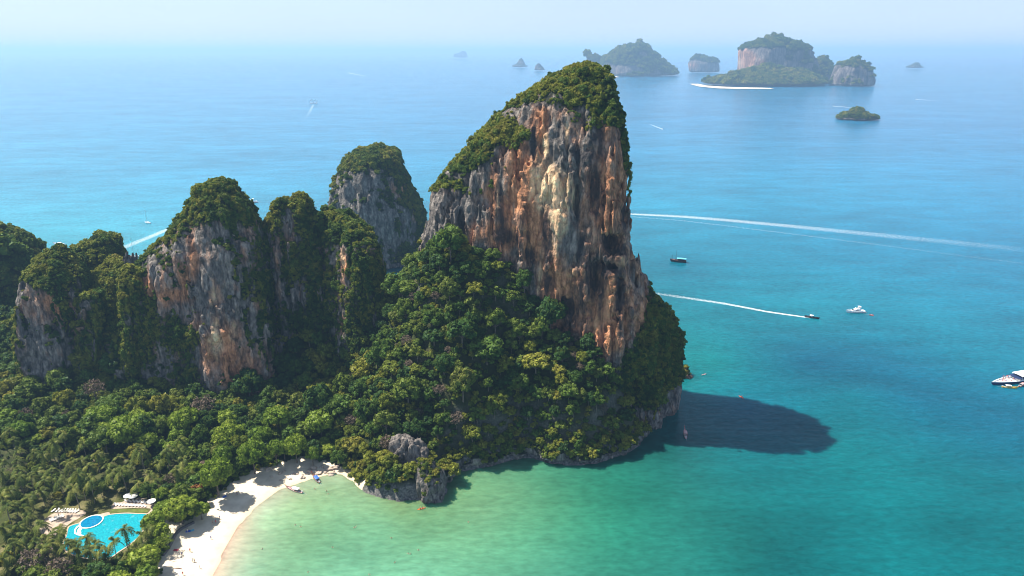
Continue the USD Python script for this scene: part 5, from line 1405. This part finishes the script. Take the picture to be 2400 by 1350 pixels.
def cruiser(label, px, py, rz, L_=14, fly=True, name='motor_yacht', cat='motor yacht', small=False):
    p = boat(name, label, cat, px, py, rz)
    B = L_ * .3
    obj('hull', hull(L_, B, L_ * .1, L_ * .055, L_ * .07, 2.2, .86, .5), M['white_paint'], p, smooth=30)
    obj('waterline_stripe', hull(L_ * .985, B * .955, .16, .02, L_ * .02, 2.2, .86, .45), M['navy'], p, smooth=30)
    h = L_ * .11
    cb = np.array([[-.26, .78, 0], [.22, .62, 0], [-.24, .70, 1], [.08, .56, 1]])
    v = np.array([(x * L_, s * w * B / 2, h + z * L_ * .085) for x, w, z in cb for s in (-1, 1)])
    m = trimesh.convex.convex_hull(v)
    obj('cabin', tm(m), M['white_paint'], p)
    for s in (-1, 1):
        obj('side_window', boxm((-.05 * L_, s * B * .345, h + L_ * .045), (L_ * .2, .06, L_ * .035)), M['dark_glass'], p)
        for k in range(2):
            obj('porthole', boxm((L_ * (.1 + .1 * k), s * B * (.485 - .04 * k), L_ * .07), (L_ * .035, .1, L_ * .018)), M['dark_glass'], p)
    ws = trimesh.creation.box((.08, B * .52, L_ * .08))
    ws.apply_transform(trimesh.transformations.rotation_matrix(-1.0, [0, 1, 0]))
    ws.apply_translation((L_ * .16, 0, h + L_ * .05))
    obj('windscreen', tm(ws), M['dark_glass'], p)
    if fly:
        obj('flybridge', join([boxm((-.1 * L_, 0, h + L_ * .1), (L_ * .26, B * .62, L_ * .03)), boxm((.01 * L_, 0, h + L_ * .13), (L_ * .03, B * .55, L_ * .05))]), M['white_paint'], p)
        obj('radar_arch', join([boxm((-.2 * L_, s * B * .3, h + L_ * .16), (L_ * .05, .12, L_ * .13)) for s in (-1, 1)] + [boxm((-.19 * L_, 0, h + L_ * .23), (L_ * .13, B * .66, L_ * .012))]), M['white_paint'], p)
        obj('seat', boxm((-.12 * L_, 0, h + L_ * .135), (L_ * .05, B * .4, L_ * .04)), M['grey_deck'], p)
    obj('swim_platform', boxm((-L_ * .53, 0, .35), (L_ * .08, B * .8, .1)), M['grey_deck'], p)
    obj('bow_rail', join([tubem([(L_ * .15, s * B * .43, h + L_ * .05), (L_ * .35, s * B * .3, h + L_ * .065), (L_ * .52, 0, h + L_ * .08)], .03, 4) for s in (-1, 1)]), M['metal'], p)
    return p


cruiser('white motor yacht with flybridge anchored in the open bay right of the tower', 2005, 732, math.pi + .06, 14.5)
dg = boat('dinghy', 'small red dinghy trailing behind the white motor yacht', 'dinghy', 2042, 739, 2.9)
obj('tube', hull(3.0, 1.4, .35, .1, .2, 2.4, .8, .15), M['red_paint'], dg, smooth=30)
obj('seat', boxm((-.2, 0, .4), (.35, 1.0, .06)), M['grey_deck'], dg)
a, b = gz(2022, 737), gz(2040, 739)
tag(obj('tow_rope', tubem([a + [0, 0, .8], (a + b) / 2 + [0, 0, .12], b + [0, 0, .3]], .05, 4), M['grey_deck']), 'thin rope between the motor yacht and its red dinghy', 'rope')
cruiser('white cabin boat in the left water above the blocky cliff', 138, 573, math.pi - .1, 12, False, 'cabin_boat', 'boat')
cruiser('white boat peeping out behind the right shoulder of the pointed peak', 588, 475, math.pi + .3, 17, True, 'cabin_boat', 'boat')


def sailboat(label, px, py, rz, L_, mast, group=None):
    p = boat('sailing_yacht', label, 'sailboat', px, py, rz)
    obj('hull', hull(L_, L_ * .3, L_ * .1, L_ * .03, L_ * .07, 2.0, .7, .5), M['white_paint'], p, smooth=30)
    obj('cabin', tm(trimesh.convex.convex_hull(np.array([(x * L_, s * w * L_, z * L_) for x, w, z in [(-.15, .09, .1), (.2, .06, .1), (-.13, .08, .16), (.12, .055, .15)] for s in (-1, 1)]))), M['white_paint'], p)
    obj('mast', tubem([(L_ * .08, 0, L_ * .1), (L_ * .08, 0, mast)], .14, 6), M['grey_deck'], p)
    obj('boom', tubem([(L_ * .08, 0, L_ * .23), (-L_ * .36, 0, L_ * .22)], .16, 6), M['cloth_white'], p)
    obj('stay', join([tubem([(L_ * .52, 0, L_ * .12), (L_ * .08, 0, mast)], .03, 3), tubem([(-L_ * .48, 0, L_ * .1), (L_ * .08, 0, mast)], .03, 3)]), M['metal'], p)
    for s in (-1, 1):
        obj('porthole', boxm((0, s * L_ * .088, L_ * .125), (L_ * .14, .05, L_ * .02)), M['dark_glass'], p)
    return p


sailboat('white sailing yacht with bare mast near the foaming wake on the left', 346, 523, math.pi - .5, 10, 17)
sailboat('sailing yacht whose bare mast rises behind the grey rock pinnacles', 312, 604, .4, 13, 21)

# old junk at anchor
jk = boat('wooden_junk', 'dark wooden boat with a blue canopy and two masts at anchor right of the tower', 'boat', 1590, 614, math.pi - .25)
JL = 15
obj('hull', hull(JL, 4.6, 1.6, 1.2, .8, 2.4, .85, .5), M['dark_hull'], jk, smooth=30)
obj('rail', hull(JL * .99, 4.4, 1.85, 1.2, .8, 2.4, .85, -1.3), M['hull_wood'], jk, smooth=30)
obj('deckhouse', boxm((-2.6, 0, 2.2), (6.6, 3.2, 1.3)), M['dark_hull'], jk)
roofed(jk, -7.4, 1.6, 4.4, 1.8, 3.9, M['cyan_tarp'], True, .1, .35)
obj('mast', tubem([(2.6, 0, 1.4), (2.9, 0, 12.5)], [.2, .13], 6), M['dark_hull'], jk)
obj('mast', tubem([(5.6, 0, 1.6), (6.1, 0, 7.5)], [.16, .1], 6), M['dark_hull'], jk)
obj('bowsprit', tubem([(6.6, 0, 2.2), (9.2, 0, 3.4)], [.14, .08], 5), M['dark_hull'], jk)
obj('deck_bundle', join([boxm((4.0 + .7 * k, (-1) ** k * .6, 2.1), (.6, .8, .5)) for k in range(4)]), M['pink_wood'], jk)

# speedboats with wakes


def speedboat(label, px, py, rz, L_=9, hm='white_paint'):
    p = boat('speedboat', label, 'speedboat', px, py, rz)
    obj('hull', hull(L_, L_ * .27, .85, .5, .7, 2.3, .9, .25), M[hm], p, smooth=30)
    obj('console', boxm((-.3, 0, 1.15), (1.2, .9, .9)), M['white_paint'], p)
    obj('windscreen', boxm((.35, 0, 1.6), (.08, 1.1, .5)), M['dark_glass'], p)
    roofed(p, -1.8, .9, L_ * .22, .9, 2.2, M['cloth_white'], True, .06, .08)
    for s in (-1, 1):
        obj('outboard_motor', join([boxm((-L_ / 2 - .25, s * .45, .95), (.45, .35, .6)), boxm((-L_ / 2 - .2, s * .45, .2), (.2, .14, 1.1))]), M['dark_glass'], p)
    return p


def wake(name, label, pts, w0, w1, c0, c1, z=.06, edge=.45, hollow=False):
    """foam behind a boat: pts from the boat backwards"""
    P = np.array([gz(*p)[:2] for p in pts])
    ln = LineString(P)
    n = max(24, int(ln.length / 4))
    t = np.linspace(0, 1, n)
    c = np.array([ln.interpolate(x, normalized=True).coords[0] for x in t])
    d = np.gradient(c, axis=0)
    d /= np.linalg.norm(d, axis=1, keepdims=True)
    nn = np.c_[-d[:, 1], d[:, 0]]
    w = w0 + (w1 - w0) * t ** .8
    ac = np.array([-1, -.8, -.55, -.25, 0, .25, .55, .8, 1.0])
    v = (c[:, None] + nn[:, None] * (ac[None, :, None] * w[:, None, None])).reshape(-1, 2)
    prof = np.interp(np.abs(ac), [0, .25, .55, .8, 1], [1, .95, .85, edge, 0])
    if hollow:
        prof = np.interp(np.abs(ac), [0, .25, .55, .8, 1], [.3, .3, .5, 1, 0])
    cov = ((c0 + (c1 - c0) * t)[:, None] * prof[None] * np.clip((1 - t) / .08, 0, 1)[:, None] ** .5).ravel()
    m = len(ac)
    f = []
    for i in range(n - 1):
        for j in range(m - 1):
            f += [[i * m + j, i * m + j + 1, (i + 1) * m + j + 1], [i * m + j, (i + 1) * m + j + 1, (i + 1) * m + j]]
    f = np.array(f)
    v3 = np.c_[v, np.full(len(v), z)]
    if np.cross(v3[f[0, 1]] - v3[f[0, 0]], v3[f[0, 2]] - v3[f[0, 0]])[2] < 0:
        f = f[:, ::-1]
    tag(obj(name, (v3, f), M['foam'], prim={'cover': cov}, kind='stuff'), label)


speedboat('dark speedboat at the head of the bright white wake right of the tower', 1903, 745, heading((1560, 692), (1903, 745)), 10, 'dark_hull')
wake('wake_foam', 'long white wake trailing from the dark speedboat back to the tower', [(1898, 745), (1800, 731), (1700, 712), (1620, 700), (1540, 688), (1480, 681)], 1.3, 5.2, .66, .30)
wake('wake_foam', 'broad white wake running left of the pointed peak', [(470, 512), (420, 528), (388, 540), (340, 560), (300, 576), (250, 596)], 5.0, 9.5, .52, .38)
wake('wake_foam', 'broad faint band of stirred water around the long wake behind the tower', [(1440, 502), (1500, 505), (1600, 511), (1700, 521), (1850, 537), (2050, 559), (2250, 582), (2480, 608)], 9, 46, .38, .26, .03, .8, True)
wake('wake_foam', 'long fading wake spreading from behind the tower to the right edge', [(1440, 500), (1500, 503), (1600, 508), (1700, 516), (1850, 530), (2050, 550), (2250, 570), (2480, 594)], 4.0, 22, .50, .26)
speedboat('speedboat hidden behind the tower at the head of the long wake', 1436, 500, math.pi, 11)
speedboat('tiny white speedboat with a short wake in the sea right of the summit', 1552, 303, heading((1530, 294), (1552, 303)), 10)
wake('wake_foam', 'short white wake of the tiny speedboat right of the summit', [(1551, 302), (1540, 298), (1530, 294), (1520, 290)], 1.4, 4, .75, .3)
speedboat('tiny white speedboat far out on the left sea', 818, 171, math.pi - .6, 14)
wake('wake_foam', 'faint wake of the tiny speedboat far out on the left', [(819, 171), (826, 172.5), (838, 175), (860, 179)], 5, 10, .9, .4)
speedboat('tiny boat with a thin wake below the round topped island rock', 1954, 249, math.pi - .1, 12)
wake('wake_foam', 'thin faint wake below the round topped island rock', [(1955, 249), (1975, 250.5), (2000, 252), (2030, 253)], 4, 9, .85, .3)
speedboat('tiny boat with a thin wake near the right edge of the far sea', 2148, 233, math.pi - .1, 12)
wake('wake_foam', 'thin faint wake near the right edge of the far sea', [(2149, 233), (2170, 234.5), (2200, 236)], 4, 9, .85, .3)

# twin hulled boat far out, seen from behind
ct = boat('catamaran', 'white twin arched sailing catamaran heading out across the left sea', 'catamaran', 735, 243, 1.75)
for s in (-1, 1):
    obj('hull', hull(20, 5, 2.2, 1.0, 1.5, 2.2, .8, .5) + np.array(0) if False else tuple([hull(20, 5, 2.2, 1.0, 1.5, 2.2, .8, .5)[0] + np.array([0, s * 9.0, 0]), hull(20, 5, 2.2, 1.0, 1.5, 2.2, .8, .5)[1]]), M['white_paint'], ct, smooth=30)
    t = np.linspace(0, math.pi, 9)
    yy, zz = s * 7.5 + 7.0 * np.cos(t), 2 + 15 * np.sin(t) ** .8
    v = np.vstack([np.c_[np.full(9, x), yy, zz - (x > 0) * 1.5] for x in (-4, 4)] + [np.c_[np.full(9, x), s * 7.5 + (yy - s * 7.5) * .72, 2 + (zz - 2) * .78 - (x > 0) * 1.5] for x in (-4, 4)])
    f = []
    for j in range(8):
        for a, b in ((0, 9), (27, 18), (18, 0), (9, 27)):
            f += [[a + j, b + j, b + j + 1], [a + j, b + j + 1, a + j + 1]]
    obj('arched_sail', (v, np.array(f)), M['white_paint'], ct)
obj('bridge_deck', boxm((-1, 0, 2.4), (11, 16, .8)), M['white_paint'], ct)
wake('wake_foam', 'faint wake curving away behind the twin arched catamaran', [(735, 245), (731, 252), (726, 262), (718, 275), (700, 290)], 5, 14, .42, .2)

# ferry with a crowd on its bow deck
fp = gz(2398, 889)
frz = heading((2500, 872), (2318, 905))
ferry = thing('passenger_ferry', 'white passenger ferry with blue stripe and crowded open bow cut off by the right edge', 'ferry', (fp[0], fp[1], 0), frz, None, (1, .95, .8))
FL = 52
obj('hull', hull(FL, 8.4, 1.7, .9, 1.6, 2.8, .9, .6), M['navy'], ferry, smooth=30)
obj('rail', hull(FL * .995, 8.5, 2.05, .9, 1.6, 2.8, .9, -1.6), M['white_paint'], ferry, smooth=30)
obj('lower_cabin', boxm((-6.5, 0, 2.75), (28, 7.0, 1.9)), M['white_paint'], ferry)
obj('upper_deck', boxm((-6.5, 0, 3.82), (31, 7.8, .25)), M['navy'], ferry)
obj('upper_cabin', boxm((-10, 0, 4.6), (20, 6.4, 1.3)), M['white_paint'], ferry)
roofed(ferry, -22, 6.5, 7.6, 3.9, 5.5, M['white_paint'], False, .15, .3)
for s in (-1, 1):
    for k in range(14):
        obj('window', boxm((-17.2 + k * 1.85, s * 3.52, 2.9), (1.2, .06, .75)), M['dark_glass'], ferry)
    for k in range(10):
        obj('window', boxm((-18.8 + k * 1.9, s * 3.22, 4.65), (1.4, .06, .65)), M['dark_glass'], ferry)
    for k in range(5):
        obj('roof_post', tubem([(.2 + k * 1.5, s * 3.6, 3.94), (.2 + k * 1.5, s * 3.6, 5.5)], .06, 5), M['white_paint'], ferry)
obj('front_window', boxm((7.53, 0, 2.9), (.06, 5.6, .75)), M['dark_glass'], ferry)
obj('mast', tubem([(2, 0, 5.6), (2, 0, 8.2)], .09, 5), M['metal'], ferry)


def longtail_at(label, x, y, rz, roofm, hullm):
    c, s = math.cos(frz), math.sin(frz)
    px, py = to_pix(np.array([fp[0] + x * c - y * s, fp[1] + x * s + y * c, 0]))
    return longtail(label, float(px), float(py), frz + rz, roofm, hullm, 8.0)


longtail_at('longtail boat with a pink roof lying against the near side of the ferry bow', 9.0, 6.6, math.pi + .1, 'pink_wood', 'dark_hull')
longtail_at('slim pale longtail boat with a yellow rail across the ferry bow', 20.0, 6.2, 2.6, 'white_paint', 'yellow_paint')

# ------------------------------------------------------------------ people


def skeleton(joints, bones):
    import manifold3d as mf
    parts = []
    for a, b in bones:
        sp = []
        for j in (a, b):
            p, r = joints[j]
            sp.append(mf.Manifold.sphere(r, 10).translate(tuple(map(float, p))))
        parts.append(mf.Manifold.batch_hull(sp))
    m = parts[0]
    for q in parts[1:]:
        m = m + q
    me = m.to_mesh()
    return np.array(me.vert_properties[:, :3]), np.array(me.tri_verts)


STAND = dict(neck=((0, 0, 1.48), .06), head=((0, .01, 1.62), .105), jaw=((0, .05, 1.56), .075), chest=((0, 0, 1.3), .15), shl=((-.18, 0, 1.40), .065), shr=((.18, 0, 1.40), .065), waist=((0, 0, 1.08), .125), hip=((0, 0, .95), .14), hl=((-.09, 0, .9), .09), hr=((.09, 0, .9), .09),
             kl=((-.1, .02, .48), .058), kr=((.11, .06, .48), .058), al=((-.1, -.02, .08), .042), ar=((.12, .02, .08), .042), tl=((-.11, .13, .04), .035), tr=((.13, .17, .04), .035), el=((-.27, -.02, 1.14), .045), er=((.28, .02, 1.14), .045), wl=((-.29, .06, .90), .033), wr=((.30, .1, .91), .033), fl=((-.29, .09, .78), .03), fr=((.30, .14, .79), .03))
SB = [('head', 'jaw'), ('neck', 'head'), ('neck', 'chest'), ('chest', 'shl'), ('chest', 'shr'), ('chest', 'waist'), ('waist', 'hip'), ('hip', 'hl'), ('hip', 'hr'), ('hl', 'kl'), ('hr', 'kr'), ('kl', 'al'), ('kr', 'ar'), ('al', 'tl'), ('ar', 'tr'), ('shl', 'el'), ('shr', 'er'), ('el', 'wl'), ('er', 'wr'), ('wl', 'fl'), ('wr', 'fr')]


def person_kind(name, cloth, joints=STAND, top=True):
    p = f'{KINDS}/{name}'
    UsdGeom.Xform.Define(stage, p)
    obj('body', skeleton(joints, SB), M['skin'], p, smooth=40)
    h = np.array(joints['head'][0])
    hv, hf = tm(trimesh.creation.icosphere(2, .118))
    keep = (hv[hf].mean(1)[:, 2] > -.02) | (hv[hf].mean(1)[:, 1] < -.03)
    obj('hair', (hv * [1, 1, 1.02] + h + [0, -.012, .012], hf[keep]), M['hair'], p, smooth=True)
    big = {k: (v[0], v[1] + .018) for k, v in joints.items()}
    big['km'] = (tuple(np.array(joints['hl'][0]) * .45 + np.array(joints['kl'][0]) * .55), .085)
    big['kn'] = (tuple(np.array(joints['hr'][0]) * .45 + np.array(joints['kr'][0]) * .55), .085)
    obj('shorts', skeleton(big, [('hip', 'hl'), ('hip', 'hr'), ('hl', 'km'), ('hr', 'kn')]), M[cloth], p, smooth=40)
    if top:
        big['esl'] = (tuple(np.array(joints['shl'][0]) * .5 + np.array(joints['el'][0]) * .5), .075)
        big['esr'] = (tuple(np.array(joints['shr'][0]) * .5 + np.array(joints['er'][0]) * .5), .075)
        obj('shirt', skeleton(big, [('chest', 'shl'), ('chest', 'shr'), ('chest', 'waist'), ('waist', 'hip'), ('shl', 'esl'), ('shr', 'esr')]), M[cloth if cloth != 'cloth_dark' else 'cloth_white'], p, smooth=40)
    return p


SWIM = dict(STAND)
for k, dz in (('el', .3), ('er', .3)):
    SWIM[k] = ((STAND[k][0][0] * 1.6, .2, 1.32), .045)
SWIM['wl'], SWIM['wr'], SWIM['fl'], SWIM['fr'] = ((-.35, .42, 1.33), .035), ((.35, .42, 1.33), .035), ((-.28, .5, 1.33), .03), ((.28, .5, 1.33), .03)
for nm, c, t in [('person_red', 'cloth_red', True), ('person_blue', 'cloth_blue', True), ('person_white', 'cloth_white', True), ('person_dark', 'cloth_dark', False)]:
    person_kind(nm, c, STAND, t)
person_kind('swimmer', 'cloth_dark', SWIM, False)
KP = ['person_red', 'person_blue', 'person_white', 'person_dark']
KL = {'person_red': 'red clothes', 'person_blue': 'blue clothes', 'person_white': 'white clothes', 'person_dark': 'dark shorts'}
for k in range(34):
    x, y = rng.uniform(8.6, 20), 0
    y = rng.uniform(-1, 1) * 3.6 * (1 - max((x - 12) / 12, 0) ** 2)
    c, s = math.cos(frz), math.sin(frz)
    kd = KP[rng.integers(4)]
    copy_of(f'{KINDS}/{kd}', 'person', f'person in {KL[kd]} standing in the crowd on the ferry bow', 'person', (fp[0] + x * c - y * s, fp[1] + x * s + y * c, 1.25 + .03 * max(x - 8, 0)), rng.uniform(0, 6.28), f'passengers in {KL[kd]} crowding the open bow of the ferry')
for k, (px, py) in enumerate([(692, 1231), (705, 1235), (738, 1147), (765, 1152), (770, 1158), (831, 1237), (834, 1235), (779, 1284), (615, 1287), (917, 1262), (957, 1298), (963, 1299), (981, 1290), (1097, 1224), (925, 1319), (722, 1342), (865, 1348), (1530, 880)]):
    p = gz(px, py)
    wh = 'near the moored longtail boats' if py < 1170 else 'close to the sand' if px < 720 else 'at the bottom of the view' if py > 1310 else 'far out beyond the others' if px > 1000 else 'in the middle of the bay'
    copy_of(f'{KINDS}/swimmer', 'person', ('lone swimmer in the turquoise water off the tower foot' if k == 17 else f'person standing breast deep in the green bay {wh}'), 'person', (p[0], p[1], -1.12), rng.uniform(0, 6.28), None if k == 17 else f'bathers {wh}', 1.05)
for k, (px, py, lb) in enumerate([(446, 1293, 'person standing on the white sand beyond the low wall'), (426, 1302, 'person on the sand nearest the low wall'), (452, 1317, 'one of two people side by side on the lower white sand'), (456, 1317, 'right one of the two people side by side on the lower sand'), (429, 1348, 'person at the bottom edge of the sand'), (495, 1264, 'person walking near the wet sand'), (468, 1332, 'person on the lower sand near the water'),
                                       (499, 1228, 'person in the tree shade at the edge of the upper sand'), (506, 1226, 'person at the sunny edge of the tree shade on the upper sand'), (515, 1216, 'person on the bright upper sand'), (440, 1247, 'person in the shade by the blue mats'), (556, 1160, 'person on the sand below the light green trees')]):
    p = gz(px, py, 1.5)
    z = float(hland(p[0], p[1])[0])
    p = gz(px, py, z)
    copy_of(f'{KINDS}/{KP[k % 4]}', 'person', lb, 'person', (p[0], p[1], z), rng.uniform(0, 6.28), None, 1.05)
for k, (px, py, m, lb) in enumerate([(412, 1289, 'cloth_red', 'red towel lying on the white sand'), (441, 1245, 'blue_tarp', 'blue beach mat in the tree shade'), (449, 1243, 'cyan_tarp', 'light blue beach mat beside the darker mat'), (526, 1163, 'blue_tarp', 'blue mat under the trees high on the beach'), (417, 1331, 'wood', 'dark log lying on the lower sand')]):
    p = gz(px, py, 1.6)
    z = float(hland(p[0], p[1])[0])
    if m == 'wood':
        o = obj('driftwood', tubem([p * [1, 1, 0] + [-1.7, 0, z + .12], p * [1, 1, 0] + [0, .15, z + .16], p * [1, 1, 0] + [1.7, -.1, z + .12]], [.12, .17, .1], 7), M[m])
        tag(o, lb, 'log')
    else:
        o = obj('beach_mat', boxm((p[0], p[1], z + .06), (2.0, 1.3, .05), .3 * k), M[m])
        tag(o, lb, 'mat')

# kayaks


def kayak(label, px, py, rz, m, n):
    p = boat('kayak', label, 'kayak', px, py, rz)
    L_ = 3.9
    obj('hull', hull(L_, .85, .25, .1, .1, 1.8, .35, .1), M[m], p, smooth=30)
    obj('seat', join([boxm((x, 0, .24), (.4, .45, .12)) for x in ((-.6, .5) if n == 2 else (-.2,))]), M['dark_glass'], p)
    return p


SIT = dict(STAND)
for a in ('l', 'r'):
    s = -1 if a == 'l' else 1
    SIT['k' + a] = ((s * .13, .45, 1.02), .058)
    SIT['a' + a] = ((s * .1, .78, .86), .042)
    SIT['t' + a] = ((s * .1, .84, .98), .035)
    SIT['e' + a] = ((s * .32, .14, 1.2), .045)
    SIT['w' + a] = ((s * .3, .38, 1.2), .033)
    SIT['f' + a] = ((s * .28, .46, 1.2), .03)
person_kind('paddler', 'cloth_red', SIT, True)
PD_ = f'{KINDS}/paddler'
obj('paddle', tubem([(-1.1, .46, 1.12), (-.95, .46, 1.13), (-.9, .46, 1.14), (.9, .46, 1.28), (.95, .46, 1.29), (1.1, .46, 1.3)], [.09, .09, .02, .02, .09, .09], 6), M['yellow_paint'], PD_)


def paddlers(px, py, rz, xs, lbs, grp=None):
    p = gz(px, py)
    for x, lb in zip(xs, lbs):
        copy_of(PD_, 'person', lb, 'person', (p[0] + x * math.cos(rz), p[1] + x * math.sin(rz), -.52), rz - math.pi / 2, grp)


kayak('orange kayak with two paddlers just off the shore rocks', 988, 1193, .35, 'orange_plastic', 2)
paddlers(988, 1193, .35, (-.6, .5), ('rear paddler in the orange kayak off the shore rocks', 'front paddler in the orange kayak off the shore rocks'))
kayak('red kayak at the upper edge of the tower shadow', 1737, 931, 2.0, 'red_paint', 1)
paddlers(1737, 931, 2.0, (-.2,), ('paddler in the red kayak at the edge of the tower shadow',))
kayak('pink kayak trailing in the turquoise water right of the tower foot rock', 1650, 878, .5, 'pink_wood', 1)
